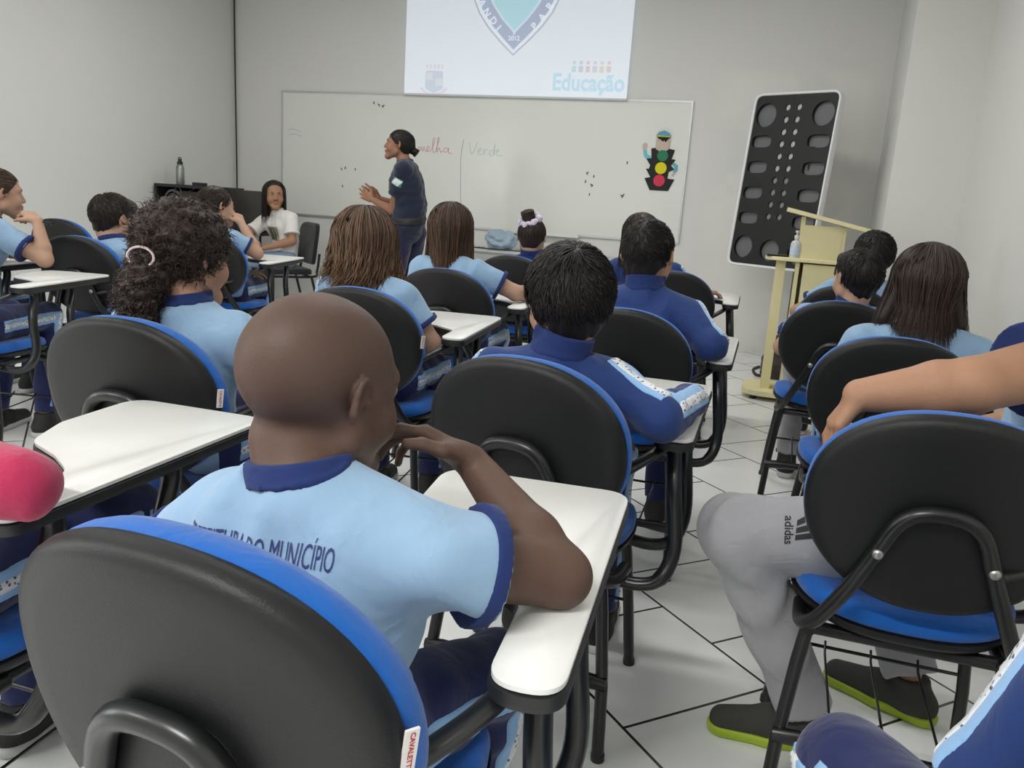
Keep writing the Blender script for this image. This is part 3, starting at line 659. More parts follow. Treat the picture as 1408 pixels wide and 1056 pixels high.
# ------------------------------------------------------------------ room
XL, XR, YB, YF, ZC = -5.49, 1.10, 7.41, -3.6, 3.08
def wall_mat():
    m = mat('wall_paint', srgb(224, 224, 220), .75, bump=.06, bscale=35, var=.025, vscale=1.3, spec=.3); return m
wallm = wall_mat()
def patched():
    m = mat('wall_paint_patched', srgb(224, 224, 220), .75, spec=.3); nt = m.node_tree; L = nt.links.new; b = nt.nodes['Principled BSDF']
    tc = nt.nodes.new('ShaderNodeTexCoord'); n = nt.nodes.new('ShaderNodeTexNoise'); n.inputs['Scale'].default_value = 1.5; n.inputs['Detail'].default_value = 3; L(tc.outputs['Object'], n.inputs['Vector'])
    sx = nt.nodes.new('ShaderNodeSeparateXYZ'); L(tc.outputs['Object'], sx.inputs[0])
    def step(sock, a, c):
        r = nt.nodes.new('ShaderNodeMapRange'); r.inputs['From Min'].default_value = a; r.inputs['From Max'].default_value = c; L(sock, r.inputs['Value']); return r.outputs['Result']
    def mul(a, c):
        q = nt.nodes.new('ShaderNodeMath'); q.operation = 'MULTIPLY'; L(a, q.inputs[0]); L(c, q.inputs[1]); return q.outputs[0]
    msk = mul(mul(step(sx.outputs['X'], -.75, -.55), step(sx.outputs['Z'], 2.38, 2.26)), mul(step(sx.outputs['X'], .55, .45), step(n.outputs['Fac'], .44, .5)))
    mx = nt.nodes.new('ShaderNodeMix'); mx.data_type = 'RGBA'; mx.inputs[6].default_value = srgb(224, 224, 220); mx.inputs[7].default_value = srgb(232, 230, 225); L(msk, mx.inputs[0]); L(mx.outputs[2], b.inputs['Base Color']); return m
def tile_mat():
    m = mat('floor_tiles', srgb(222, 223, 221), .16, spec=.5); nt = m.node_tree; L = nt.links.new; b = nt.nodes['Principled BSDF']
    tc = nt.nodes.new('ShaderNodeTexCoord'); mp = nt.nodes.new('ShaderNodeMapping'); mp.vector_type = 'POINT'; L(tc.outputs['Object'], mp.inputs['Vector'])
    T = .449; mp.inputs['Rotation'].default_value = (0, 0, math.radians(45)); mp.inputs['Location'].default_value = (T * .5, -1.045 + T * 4, 0)
    br = nt.nodes.new('ShaderNodeTexBrick'); br.inputs['Scale'].default_value = 1; br.inputs['Mortar Size'].default_value = .0046; br.inputs['Mortar Smooth'].default_value = .25; br.inputs['Brick Width'].default_value = T; br.inputs['Row Height'].default_value = T; br.offset = .5; br.inputs['Bias'].default_value = 0
    br.inputs['Color1'].default_value = srgb(240, 241, 239); br.inputs['Color2'].default_value = srgb(235, 236, 234); br.inputs['Mortar'].default_value = srgb(46, 45, 42)
    L(mp.outputs['Vector'], br.inputs['Vector']); L(br.outputs['Color'], b.inputs['Base Color'])
    n = nt.nodes.new('ShaderNodeTexNoise'); n.inputs['Scale'].default_value = 9; L(tc.outputs['Object'], n.inputs['Vector'])
    mr = nt.nodes.new('ShaderNodeMapRange'); mr.inputs['To Min'].default_value = .12; mr.inputs['To Max'].default_value = .3; L(n.outputs['Fac'], mr.inputs['Value']); L(mr.outputs['Result'], b.inputs['Roughness'])
    bp = nt.nodes.new('ShaderNodeBump'); bp.invert = True; bp.inputs['Distance'].default_value = .002; bp.inputs['Strength'].default_value = .5; L(br.outputs['Fac'], bp.inputs['Height']); L(bp.outputs['Normal'], b.inputs['Normal']); return m
def wall(name, lo, hi, m): return struct(MB().box(lo, hi).build(name, m, None, None))
wall('floor', (XL - .1, YF - .1, -.1), (XR + .1, YB + .1, 0), tile_mat())
wall('ceiling', (XL - .1, YF - .1, ZC), (XR + .1, YB + .1, ZC + .1), mat('ceiling_paint', srgb(238, 238, 235), .8))
wall('wall_back', (XL - .1, YB, 0), (XR + .1, YB + .1, ZC), patched())
wall('wall_left', (XL - .1, YF, 0), (XL, YB, ZC), wallm); wall('wall_right', (XR, YF, 0), (XR + .1, YB, ZC), wallm); wall('wall_front', (XL - .1, YF - .1, 0), (XR + .1, YF, ZC), wallm)
wall('trim_1', (.63, 6.42, 0), (XR, YB, ZC), wallm)

# ------------------------------------------------------------------ whiteboard, its marks and the projection screen
wb = empty('whiteboard', (-2.909, YB, .883)); tag(wb, 'wide wall-mounted whiteboard with thin pale frame and marker writing', 'whiteboard')
hw = 2.017; wm = mat('board_enamel', srgb(230, 231, 225), .22, var=.02, vscale=3, spec=.45); alu = mat('pale_aluminium', srgb(200, 202, 200), .35, metal=.5)
MB().box((-hw + .01, -.016, .01), (hw - .01, -.001, 1.19)).build('writing_surface', wm, wb, None)
f = MB()
for lo, hi in (((-hw, -.022, 1.182), (hw, 0, 1.2)), ((-hw, -.022, 0), (hw, 0, .018)), ((-hw, -.022, .018), (-hw + .016, 0, 1.182)), ((hw - .016, -.022, .018), (hw, 0, 1.182))): f.box(lo, hi)
f.build('frame', alu, wb, None)
MB().box((.28, -.075, -.012), (1.12, -.02, .002)).box((.28, -.077, -.012), (1.12, -.073, .02)).build('pen_tray', mat('white_tray', srgb(228, 228, 226), .4), wb, None)
def ink(name, strokes, col, r=.0035):
    m = MB()
    for s in strokes:
        p = catmull([(x, 0, z) for x, z in s], 5) if len(s) > 2 else A([(x, 0, z) for x, z in s]); m.tube(A(p) + A(0, -.0166, 0), r, 6, flat=.25, flatdir=(0, 1, 0))
    return m.build(name, mat('ink_' + name, col, .7), wb, 60)
def wp(X, Z): return (X + 2.909, Z - .883)
def word(X, Z, s, strokes, v=1.): return [[(X + 2.909 + x * s, Z - .883 + z * s * v) for x, z in st] for st in strokes]
mel = [[(0, .0), (.08, .3), (.14, 0), (.2, .3), (.27, 0), (.33, .3), (.42, .02), (.52, .12), (.58, .3), (.5, .34), (.47, .1), (.56, 0), (.7, .2), (.82, .75), (.77, .9), (.72, .6), (.76, 0), (.86, .05), (1.0, .8), (.95, .9), (.93, .0), (1.02, .3), (1.1, 0), (1.2, .1)], [(1.42, .28), (1.28, .28), (1.25, .05), (1.38, .05), (1.45, .3), (1.45, 0), (1.62, -.05)]]
ink('red_handwriting', word(-3.44, 1.565, .225, mel, .62), srgb(206, 124, 134), .0028)
ink('divider_stroke', [[wp(-2.965, 1.69), wp(-2.985, 1.52), wp(-2.97, 1.2), wp(-2.955, .93)]], srgb(165, 168, 160), .003)
vrd = [[(0, .8), (.15, 0), (.38, .85)], [(.42, .2), (.55, .3), (.5, .42), (.42, .3), (.45, 0), (.62, .05)], [(.66, .4), (.68, 0), (.7, .3), (.84, .36)], [(1.1, .3), (.95, .28), (.92, .02), (1.08, .05), (1.14, .8), (1.12, 0)], [(1.2, .2), (1.33, .3), (1.26, .4), (1.2, .2), (1.26, 0), (1.5, .02)]]
ink('green_handwriting', word(-2.91, 1.56, .225, vrd, .6), srgb(170, 198, 186), .0026)
ink('faint_note', [[wp(-4.85, 1.712), wp(-4.79, 1.72), wp(-4.70, 1.69)], [wp(-4.85, 1.665), wp(-4.76, 1.67), wp(-4.69, 1.65)]], srgb(176, 196, 188), .003)
sm = []
for X, Z in ((-3.9, 1.98), (-3.85, 1.96), (-3.805, 1.95), (-4.235, 1.35), (-4.21, 1.362), (-4.09, 1.355), (-4.23, 1.185), (-1.76, 1.433), (-1.705, 1.41), (-1.78, 1.36), (-1.72, 1.33), (-1.73, 1.25), (-1.41, 1.54), (-1.42, 1.26), (-1.437, 1.25)):
    a, b = rng.uniform(-.014, .014, 2); sm.append([wp(X, Z), wp(X + a, Z + .012), wp(X + b, Z + .022)])
ink('black_smudges', sm, srgb(70, 70, 66), .0055)

sc = empty('projection_screen', (-2.52, YB - .045, 2.066)); tag(sc, 'pale projected slide showing a shield emblem above the whiteboard', 'projection screen')
def emi(name, c, s=.30): return mat('lit_' + name, c, .8, emit=(c, s), spec=.1)
scm = emi('slide', srgb(222, 229, 238), .38)
MB().box((-1.056, -.004, .012), (1.056, .004, ZC - 2.066)).build('slide', scm, sc, None)
MB().tube([(-1.056, 0, .008), (1.056, 0, .008)], .011, 10).build('bottom_bar', mat('white_bar', srgb(214, 216, 218), .5), sc)
SH = [(0, .356), (.14, .478), (.25, .586), (.343, .706), (.40, .824), (.43, .93), (.44, 1.012)]
def shield(name, inset_, y, c):
    d = inset_; R = [(max(x - d * 1.0, 0), z + (d * 1.28 if i == 0 else d * .62 if z < .9 else 0)) for i, (x, z) in enumerate(SH)]; R[0] = (0, SH[0][1] + d * 1.32)
    R = [q for q in R]; Lp = [(-x, z) for x, z in R[:0:-1]]; O = [(x, min(z, 1.012)) for x, z in R] + Lp
    O = [(x, min(z, 1.012)) for x, z in O]; m = MB(); n = len(O); m.add([(x, y, z) for x, z in O] + [(x, y + .0006, z) for x, z in O], [tuple(range(n - 1, -1, -1)) if False else tuple(range(n))] + [(i, i + n, (i + 1) % n + n, (i + 1) % n) for i in range(n)]); return m.build(name, c, sc, None)
shield('emblem_outline', 0, -.0050, emi('grey', srgb(186, 194, 206), .32)); shield('emblem_white_band', .012, -.0056, emi('white', srgb(226, 233, 243), .38)); shield('emblem_navy_band', .038, -.0062, emi('navy', srgb(178, 188, 210), .33)); shield('emblem_inner_line', .125, -.0068, emi('paleblue', srgb(212, 226, 240), .36)); shield('emblem_field', .14, -.0074, emi('turq', srgb(184, 222, 232), .34))
m = MB(); a = np.linspace(0, 2 * np.pi, 24, endpoint=False); m.add([(.155 * math.cos(t) * (1 + .06 * math.cos(6 * t)), -.008, .95 + .135 * math.sin(t)) for t in a if .95 + .135 * math.sin(t) < 1.012] , [tuple(range(sum(.95 + .135 * math.sin(t) < 1.012 for t in a)))]); m.build('emblem_scroll', emi('pink', srgb(212, 198, 208), .34), sc, None)
def flat_text(par, txt, size, x, z, ang, y, m, name, bold=.0, sx=1.):
    v, f = text_mesh(txt, size, bold); v = v * A(sx, 1, 1); ca, sa = math.cos(ang), math.sin(ang); w = np.column_stack([x + v[:, 0] * ca - v[:, 1] * sa, np.full(len(v), y), z + v[:, 0] * sa + v[:, 1] * ca]); t = MB(); t.add(w, f); return t.build(name, m, par, None)
wt = emi('lettering', srgb(226, 234, 246), .4)
for ch_, x, z, an in (('A', -.318, .795, -62), ('N', -.268, .715, -58), ('D', -.205, .645, -50), ('I', -.15, .585, -46)): flat_text(sc, ch_, .085, x, z, math.radians(an), -.0086, wt, 'emblem_letter', .002)
for ch_, x, z, an in (('P', .185, .60, 48), ('A', .25, .675, 52), ('R', .312, .765, 58), ('A', .352, .86, 64)): flat_text(sc, ch_, .085, x, z, math.radians(an), -.0086, wt, 'emblem_letter', .002)
flat_text(sc, '2012', .055, .0, .50, 0, -.0086, wt, 'emblem_year', .001)
ed = emi('cyan', srgb(194, 220, 234), .34); flat_text(sc, 'Educação', .2, .705, .135, 0, -.006, ed, 'slide_lettering', .006, .86)
for i, c in enumerate(((186, 214, 226), (190, 200, 216), (214, 190, 200), (206, 200, 214), (218, 206, 190), (214, 196, 196))):
    m = MB(); x = .57 + i * .062; m.lathe([(.0, 0), (.017, 0), (.017, .001)], 12, (x, -.0055, .305), A([[1, 0, 0], [0, 0, -1], [0, 1, 0]])); m.box((x - .02, -.0062, .225), (x + .02, -.0056, .278)); m.build('people_icon', emi('icon%d' % i, srgb(*[int(q * .6 + 88) for q in c]), .34), sc, None)
cg = emi('coatgrey', srgb(204, 211, 227), .34); cp_ = emi('coatpink', srgb(220, 213, 222), .34)
m = MB(); O = fillet([(-.09, .06), (.0, .02), (.09, .06), (.09, .22), (-.09, .22)], .03, 5); m.add([(x - .755, -.0055, z) for x, z in O], [tuple(range(len(O)))]); m.build('coat_shield', cg, sc, None)
m = MB()
for x, z in ((-.05, .17), (.05, .12)): m.box((-.755 + x - .035, -.0062, z - .03), (-.755 + x + .035, -.0058, z + .03))
m.build('coat_quarters', emi('coatw', srgb(224, 229, 238), .27), sc, None)
m = MB()
for i in range(5): m.box((-.755 - .085 + i * .038, -.006, .235), (-.755 - .085 + i * .038 + .024, -.0055, .275))
m.build('coat_crown', cp_, sc, None)
m = MB(); m.tube(catmull([(-.755 - .13, -.0058, .06), (-.755 - .08, -.0058, .015), (-.755, -.0058, .0), (-.755 + .08, -.0058, .015), (-.755 + .13, -.0058, .06)], 5) + A(0, 0, .012), .014, 6, flat=.1, flatdir=(0, 1, 0)); m.build('coat_ribbon', cp_, sc, None)

# ------------------------------------------------------------------ foam traffic-light figure on the board
tl = empty('traffic_light_cutout', (-1.118, YB - .0185, 1.33)); tag(tl, 'foam traffic light with cap and waving arms stuck on whiteboard', 'wall decoration')
def foam(name, pts, y, c, round_=None, th=.004):
    O = fillet(pts, round_, 5) if round_ else A(pts); n = len(O); m = MB(); m.add([(x, y, z) for x, z in O] + [(x, y - th, z) for x, z in O], [tuple(range(n))[::-1], tuple(range(n, 2 * n))] + [(i, (i + 1) % n, (i + 1) % n + n, i + n) for i in range(n)]); return m.build(name, mat('foam_' + name, c, .8), tl, None)
foam('housing', [(-.075, 0), (.085, 0), (.13, .1), (.07, .105), (.075, .16), (.12, .185), (.09, .215), (.125, .265), (.09, .27), (.11, .345), (.06, .355), (.03, .33), (-.03, .33), (-.05, .36), (-.095, .35), (-.085, .27), (-.13, .265), (-.09, .21), (-.1, .18), (-.125, .18), (-.08, .11), (-.13, .1)], 0, srgb(36, 36, 34))
def disc(name, x, z, r, y, c): foam(name, [(x + r * math.cos(t), z + r * math.sin(t)) for t in np.linspace(0, 2 * np.pi, 28, endpoint=False)], y, c)
disc('red_light', .0, .085, .05, -.004, srgb(214, 60, 88)); disc('yellow_light', .005, .19, .05, -.004, srgb(226, 214, 40)); disc('green_light', .01, .295, .047, -.004, srgb(48, 126, 92))
foam('face', [(-.055, .34), (.055, .34), (.065, .42), (.05, .455), (-.045, .455), (-.06, .42)], -.0045, srgb(205, 186, 172), .02); foam('hair_tuft', [(-.045, .455), (.055, .455), (.035, .42), (.022, .405), (.012, .425), (-.0, .41), (-.015, .425)], -.009, srgb(30, 28, 26)); foam('cap_peak', [(-.058, .45), (.065, .45), (.04, .43), (-.03, .43)], -.0135, srgb(30, 28, 26)); foam('cap_band', [(-.06, .462), (.068, .458), (.066, .448), (-.058, .45)], -.014, srgb(190, 196, 60)); foam('cap', [(-.06, .462), (.068, .458), (.05, .485), (.005, .503), (-.04, .488)], -.0145, srgb(98, 160, 196))
foam('waving_arm', [(-.1, .255), (-.15, .275), (-.165, .335), (-.135, .34), (-.125, .3), (-.085, .285)], .001, srgb(116, 200, 214), .012); foam('waving_hand', [(-.168, .336), (-.134, .34), (-.13, .385), (-.15, .4), (-.175, .38)], .001, srgb(206, 188, 180), .012); foam('bent_arm', [(.1, .25), (.15, .22), (.15, .17), (.115, .155), (.105, .185), (.125, .2), (.1, .22)], .001, srgb(110, 176, 196), .012); foam('resting_hand', [(.148, .172), (.113, .157), (.095, .13), (.12, .125)], .001, srgb(206, 188, 180), .01)

# ------------------------------------------------------------------ black board with cut-outs, leaning in the corner
bl = A(-.425, 6.74, .785); ux = nrm(A(.869, -.495, 0)); bk = A(.495, .869, 0); H_, W_, lean = 1.30, .70, .13; uz = nrm(bk * lean + A(0, 0, H_)); un = np.cross(ux, uz)   # un faces the class
pn_ = empty('perforated_board', tuple(bl)); tag(pn_, 'tall black board with round cut-outs and white rim behind the lectern', 'display board')
PM = np.stack([ux, -un, uz], 1)     # columns: along, back, up
if (A(0, 0, 0) - bl) @ un < 0: PM = np.stack([ux, un, uz], 1)
def T_(m): m.v = [v @ PM.T for v in m.v]; return m
O = fillet([(0, 0), (W_, 0), (W_, H_), (0, H_)], .075, 8)
xz = lambda o, y: np.column_stack([o[:, 0], np.full(len(o), y), o[:, 1]])
m = MB(); m.rings([xz(inset(O, .022), .0), xz(inset(O, .016), -.012), xz(inset(O, .004), -.014), xz(O, -.008), xz(O, .045), xz(inset(O, .022), .05)], False, False); T_(m).build('rim', mat('white_enamel_rim', srgb(226, 228, 230), .3), pn_, 50)
m = MB(); m.rings([xz(inset(O, .02), .03), xz(inset(O, .02), .04)]); T_(m).build('recess_back', mat('grey_recess', srgb(104, 106, 107), .6), pn_, None)
def holed(O, holes, y0, y1):
    bm = bmesh.new(); 
    def loop(o, y): 
        vs = [bm.verts.new((a, y, b)) for a, b in o]; return vs, [bm.edges.new((vs[i], vs[(i + 1) % len(vs)])) for i in range(len(vs))]
    fr, es = loop(O, y0); hl = []
    for h in holes: v, e = loop(h, y0); es += e; hl.append(v)
    bmesh.ops.triangle_fill(bm, use_beauty=True, use_dissolve=False, edges=es)
    for v in hl + [fr]:
        w = [bm.verts.new((p.co.x, y1, p.co.z)) for p in v]
        for i in range(len(v)): j = (i + 1) % len(v); bm.faces.new((v[i], v[j], w[j], w[i]))
    bmesh.ops.recalc_face_normals(bm, faces=bm.faces)
    V = np.array([p.co[:] for p in bm.verts]); bm.verts.index_update(); F = [[p.index for p in q.verts] for q in bm.faces]; bm.free(); return V, F
def ellp(u, v, rx, ry, n=24, e=1.): a = np.linspace(0, 2 * np.pi, n, endpoint=False); return np.column_stack([u * W_ + rx * np.sign(np.cos(a)) * np.abs(np.cos(a)) ** e, (1 - v) * H_ + ry * np.sign(np.sin(a)) * np.abs(np.sin(a)) ** e])
holes = [ellp(.17, .125, .085, .088), ellp(.83, .125, .085, .088), ellp(.17, .885, .08, .085), ellp(.5, .895, .08, .08), ellp(.83, .9, .08, .08)]
for i in range(4): holes += [ellp(.17, .275 + i * .147, .082, .045, 24, .6), ellp(.83, .275 + i * .15, .085, .047, 24, .6)]
for i in range(10): holes += [ellp(.415, .085 + i * .0685, .021, .024, 14), ellp(.545, .085 + i * .0685, .021, .024, 14)]
V, F = holed(inset(O, .018), holes, -.004, .03); m = MB(); m.add(V, F); T_(m).build('face', mat('matt_black_panel', srgb(30, 31, 31), .5, spec=.35), pn_, None)
wd = mat('pale_dot', srgb(196, 196, 192), .5)
for i in range(10):
    for u in (.415, .545):
        m = MB(); m.rings([xz(ellp(u, .085 + i * .0685, .0205, .0235, 14), y) for y in (.012, .016)]); T_(m).build('pale_disc', wd if i < 6 else mat('pale_dot_dull', srgb(140, 140, 138), .5), pn_, None)
c0 = bl + ux * .53 + bk * .06; m = MB(); m.tube([c0 * A(1, 1, 0) + bk * .06 - bl, c0 + bk * .06 + A(0, 0, .9) - bl], .018, 10); m.box((-.16, -.16, 0), (.16, .12, .02), None, c0 * A(1, 1, 0) + bk * .06 - bl); m.build('stand_post', black, pn_)

# ------------------------------------------------------------------ lectern, sanitiser, phone, bag
cream = mat('cream_board', srgb(228, 219, 172), .5, var=.06, vscale=5, spec=.35)
lec = empty('lectern', (.12, 5.65, 0)); tag(lec, 'cream wooden lectern with slanted top and side shelf by the right wall', 'lectern')
def bx(name, lo, hi, M=None, o=(0, 0, 0), par=None, m=None): return MB().box(lo, hi, M, o).build(name, m or cream, par or lec, None)
O = fillet([(-.28, -.2), (.30, -.24), (.30, .24), (-.28, .2)], [.14, .05, .05, .14], 8); m = MB(); slab(m, O, [(.003, .03), (0, .034), (0, .062), (.003, .066)]); m.build('base', cream, lec, None)
for x in (-.2, .22):
    for y in (-.14, .14): MB().lathe([(.02, 0), (.025, .01), (.025, .03), (.012, .032)], 12, (x, y, 0)).build('foot', black, lec)
bx('side_panel', (-.045, -.16, .066), (-.022, .16, 1.183)); bx('side_panel', (.20, -.16, .066), (.222, .16, 1.133)); bx('back_panel', (-.022, .14, .066), (.20, .16, 1.09)); bx('shelf', (-.022, -.16, .50), (.20, .14, .522)); bx('front_board', (-.022, -.165, .925), (.20, -.145, 1.133)); bx('front_board', (.0, -.165, .55), (.20, -.145, .895)) 
bx('post', (-.165, -.10, .066), (-.105, .0, .905)); 
O = fillet([(-.235, -.20), (.24, -.20), (.24, .16), (-.235, .16)], [.15, .02, .02, .15], 8); m = MB(); slab(m, O, [(.003, .905), (0, .908), (0, .925), (.003, .928)]); m.build('side_shelf', cream, lec, None)
MT_ = rotm(0, 0, 11.5); m = MB(); m.box((-.25, -.24, -.012), (.25, .24, .012), MT_, (.105, 0, 1.172)); m.build('slanted_top', cream, lec, None)
bt = empty('sanitiser_bottle', (.135 - .135, 5.53, .928)); bt.location = (.09 - .03, 5.50, .928); tag(bt, 'small clear pump bottle standing on the lectern side shelf', 'bottle')
m = MB(); m.lathe([(.0, 0), (.030, 0), (.032, .006), (.032, .085), (.026, .10), (.012, .108), (.012, .118), (0, .118)], 20); m.build('bottle_body', mat('clear_plastic', srgb(226, 232, 238), .2, trans=.35, spec=.5), bt)
MB().lathe([(.013, .118), (.015, .12), (.015, .138), (.005, .14), (.005, .155), (.012, .156), (.012, .168), (0, .169)], 16).build('pump', mat('white_plastic', srgb(224, 226, 228), .4), bt)
MB().lathe([(.0322, .02), (.0326, .022), (.0326, .06), (.0322, .062)], 20).build('bottle_label', mat('blue_white_label', srgb(190, 208, 226), .5), bt)
ph = MB(); slab(ph, fillet([(-.075, -.037), (.075, -.037), (.075, .037), (-.075, .037)], .01, 4), [(.002, 0), (0, .002), (0, .007), (.002, .009)]); o = ph.build('phone', mat('black_glass', srgb(20, 20, 22), .12), None); o.location = (-.035, 5.53, .928); o.rotation_euler = (0, 0, math.radians(8)); tag(o, 'black phone lying on the lectern side shelf', 'phone')
S_ = SDF(); S_.u(q_cap((-.06, 0, .10), (.08, .02, .10), .085, .085), .05).u(q_cap((-.04, 0, .10), (-.02, 0, .27), .085, .07), .05).u(q_cap((.06, .01, .10), (.05, 0, .27), .085, .07), .05); S_.i(q_plane((0, 0, .003), (0, 0, -1)), .01); S_.disp = wrinkles(.006, 4, (30, 60)); S_.amp = .015
V, Q = S_.mesh(.009); bag = link('bag', np_mesh('bag', V, Q), fabric('brown_bag_cloth', srgb(74, 64, 58)), None, (.08, 6.30, 0)); tag(bag, 'dark brown bag on the floor behind the lectern', 'bag')
m = MB(); m.tube(catmull([(-.05, 0, .335), (-.04, 0, .40), (.0, 0, .42), (.04, 0, .40), (.05, 0, .335)], 4), .008, 8); m.build('bag_handle', black, bag)
m = MB(); m.tube(catmull([(-.12, -.07, .02), (-.17, -.09, .03), (-.19, -.06, .06), (-.15, -.03, .08)], 4), .012, 8); m.build('bag_strap', MATS['brown_bag_cloth'], bag)

# ------------------------------------------------------------------ low counter with plastic bag, cabinet corner, cable
ct = empty('side_counter', (-2.2, 7.2, 0)); tag(ct, 'low grey counter against the wall under the whiteboard', 'counter'); grey = mat('grey_laminate', srgb(178, 180, 178), .45)
MB().box((-.85, -.20, .70), (1.05, .20, .725)).build('countertop', mat('pale_grey_top', srgb(196, 198, 196), .35), ct, None); MB().box((-.83, -.18, .62), (1.03, .19, .70)).build('apron', grey, ct, None)
for x in (-.8, 1.0):
    for y in (-.15, .15): MB().box((x - .022, y - .022, 0), (x + .022, y + .022, .62)).build('leg', grey, ct, None)
S_ = SDF(); S_.u(q_ell((0, 0, .07), (.13, .10, .085)), .03).u(q_ell((-.05, 0, .11), (.08, .07, .07)), .04).u(q_ell((.06, .02, .09), (.09, .08, .07)), .04); S_.i(q_plane((0, 0, .002), (0, 0, -1)), .005); S_.disp = wrinkles(.009, 9, (45, 95)); S_.amp = .02
V, Q = S_.mesh(.007); pb = link('plastic_bag', np_mesh('plastic_bag', V, Q), mat('blue_thin_plastic', srgb(184, 206, 226), .25, trans=.35, spec=.5), None, (-2.45, 7.12, .725)); tag(pb, 'crumpled translucent blue plastic bag on the counter below the whiteboard', 'bag')
m = MB(); m.tube(catmull([(-2.78, 7.08, .731), (-2.7, 7.06, .731), (-2.62, 7.02, .731), (-2.5, 6.995, .731), (-2.3, 7.0, .731), (-2.15, 7.03, .731)], 5), .0055, 7); m.tube([(-2.63, 7.025, .733), (-2.56, 7.01, .733)], .0065, 7); o = m.build('power_cable', black, None); tag(o, 'thin black cable lying along the counter edge by the plastic bag', 'cable')
m = MB(); z = np.linspace(.05, ZC - .005, 40); m.tube([(XL + .035 + .006 * math.sin(k * 1.7), YB - .03, k) for k in z], .0075, 7); o = m.build('hanging_cable', black, None); tag(o, 'black cable running down the left corner of the room', 'cable')
cb = empty('equipment_cabinet', (-5.17, 6.45, 0)); tag(cb, 'black open equipment cabinet in the left corner of the room', 'cabinet'); cbm = mat('black_cabinet', srgb(34, 35, 36), .5)
bx('top_board', (-.29, -.25, 1.09), (.30, .25, 1.115), par=cb, m=cbm); bx('side_panel', (-.29, -.25, 0), (-.265, .25, 1.09), par=cb, m=cbm); bx('side_panel', (.275, -.25, 0), (.30, .25, 1.09), par=cb, m=cbm); bx('back_panel', (-.265, .225, .05), (.275, .25, 1.09), par=cb, m=cbm); bx('shelf', (-.265, -.24, .76), (.275, .225, .785), par=cb, m=cbm); bx('equipment_unit', (-.05, -.22, .80), (.27, .2, 1.06), par=cb, m=mat('dark_device', srgb(42, 42, 43), .4))
cf = empty('desk_fan', (-5.32, 6.30, .785)); tag(cf, 'small round metal fan on the shelf of the black cabinet', 'fan'); Mx = A([[1, 0, 0], [0, 0, -1], [0, 1, 0]])
MB().lathe([(.0, 0), (.06, 0), (.06, .012), (0, .014)], 18).build('base', cbm, cf); MB().tube([(0, 0, .01), (0, .01, .12)], .01, 8).build('stem', cbm, cf); m = MB(); a = np.linspace(0, 2 * np.pi, 26, endpoint=False)
for r in (.03, .06, .085, .095): m.tube(np.column_stack([r * np.cos(a), np.full(26, -.02 - (.095 - r) * .15), .185 + r * np.sin(a)]), .0035 if r < .09 else .007, 6, closed=True)
m.build('guard', mat('dull_metal', srgb(150, 152, 152), .35, metal=.7), cf); m = MB()
for k in range(4): t = k * math.pi / 2; m.add([(0, 0, .185), (.07 * math.cos(t), .004, .185 + .07 * math.sin(t)), (.07 * math.cos(t + .9), -.006, .185 + .07 * math.sin(t + .9)), (0, .004, .185)], [(0, 1, 2), (3, 2, 1)])
m.build('blades', cbm, cf)
fl = empty('metal_flask', (-5.28, 6.33, 1.115)); tag(fl, 'brushed metal drinking bottle with black cap on the black cabinet', 'bottle')
MB().lathe([(0, 0), (.034, 0), (.036, .006), (.036, .15), (.028, .172), (.022, .178), (0, .178)], 22).build('flask_body', mat('brushed_steel', srgb(150, 152, 150), .38, metal=.75), fl); MB().lathe([(.023, .178), (.025, .18), (.025, .2), (.014, .208), (.010, .226), (0, .228)], 18).build('cap', black, fl); MB().tube(catmull([(-.016, 0, .206), (-.014, 0, .23), (0, 0, .24), (.014, 0, .23), (.016, 0, .206)], 4), .004, 7).build('carry_loop', black, fl)
o = MB().box((-.05, -.04, 0), (.05, .04, .028)).build('adapter_box', mat('black_plastic_box', srgb(34, 34, 34), .4), None, None); o.location = (-5.07, 6.33, 1.115); tag(o, 'flat black adapter box lying on the cabinet beside the metal bottle', 'box')
m = MB(); slab(m, fillet([(-.16, -.02), (.16, -.02), (.16, .02), (-.16, .02)], .008, 4), [(.003, .0), (0, .006), (0, .36), (.003, .366)]); pcx = m; o = pcx.build('loudspeaker', mat('charcoal_box', srgb(56, 52, 50), .5), None); o.location = (-4.95, 6.55, 1.115 - .366 - .05)
o.location = (-4.66, 6.52, .735); tag(o, 'dark upright flat panel standing beside the black cabinet', 'panel'); o.name = 'flat_panel'
tb = empty('low_stand', (-4.66, 6.52, 0)); tag(tb, 'small black stand holding the dark flat panel', 'stand'); MB().box((-.19, -.13, .71), (.19, .13, .735)).build('top', cbm, tb, None)
for x in (-.16, .16):
    for y in (-.1, .1): MB().tube([(x, y, .0), (x, y, .71)], .012, 8).build('leg', cbm, tb)
# ------------------------------------------------------------------ chairs: (x, y of the backrest, yaw)
c_boy = (-.468, .562, 4); c_glass = (-.455, 1.525, 1); c_navy = (-.44, 2.48, 1); c_hid = (-.52, 4.25, 2)
c_pink = (-1.24, .655, 1); c_curl = (-1.335, 1.42, 3); c_wavy = (-1.27, 2.32, 6); c_str = (-1.35, 3.22, 4); c_bun = (-1.42, 4.35, 3)
c_cb = (-3.08, 2.28, 12); c_gl = (-3.80, 2.78, 8); c_b13 = (-3.22, 3.14, 6); c_14 = (-4.40, 4.15, 6); c_pony = (-3.13, 3.97, 12)
c_low = (.38, .52, 0); c_adi = (.308, 1.50, 0); c_lh = (.33, 2.45, 0); c_dk = (.24, 3.40, 0); c_bk = (.31, 4.25, 0)
chair(c_boy, 'nearest student chair, used by the boy with the shaved head', True, -8)
chair(c_glass, 'student chair used by the dark-haired boy in navy with sleeve stripes', twist=-9)
chair(c_navy, 'student chair under the boy in plain-backed navy jacket with cropped hair')
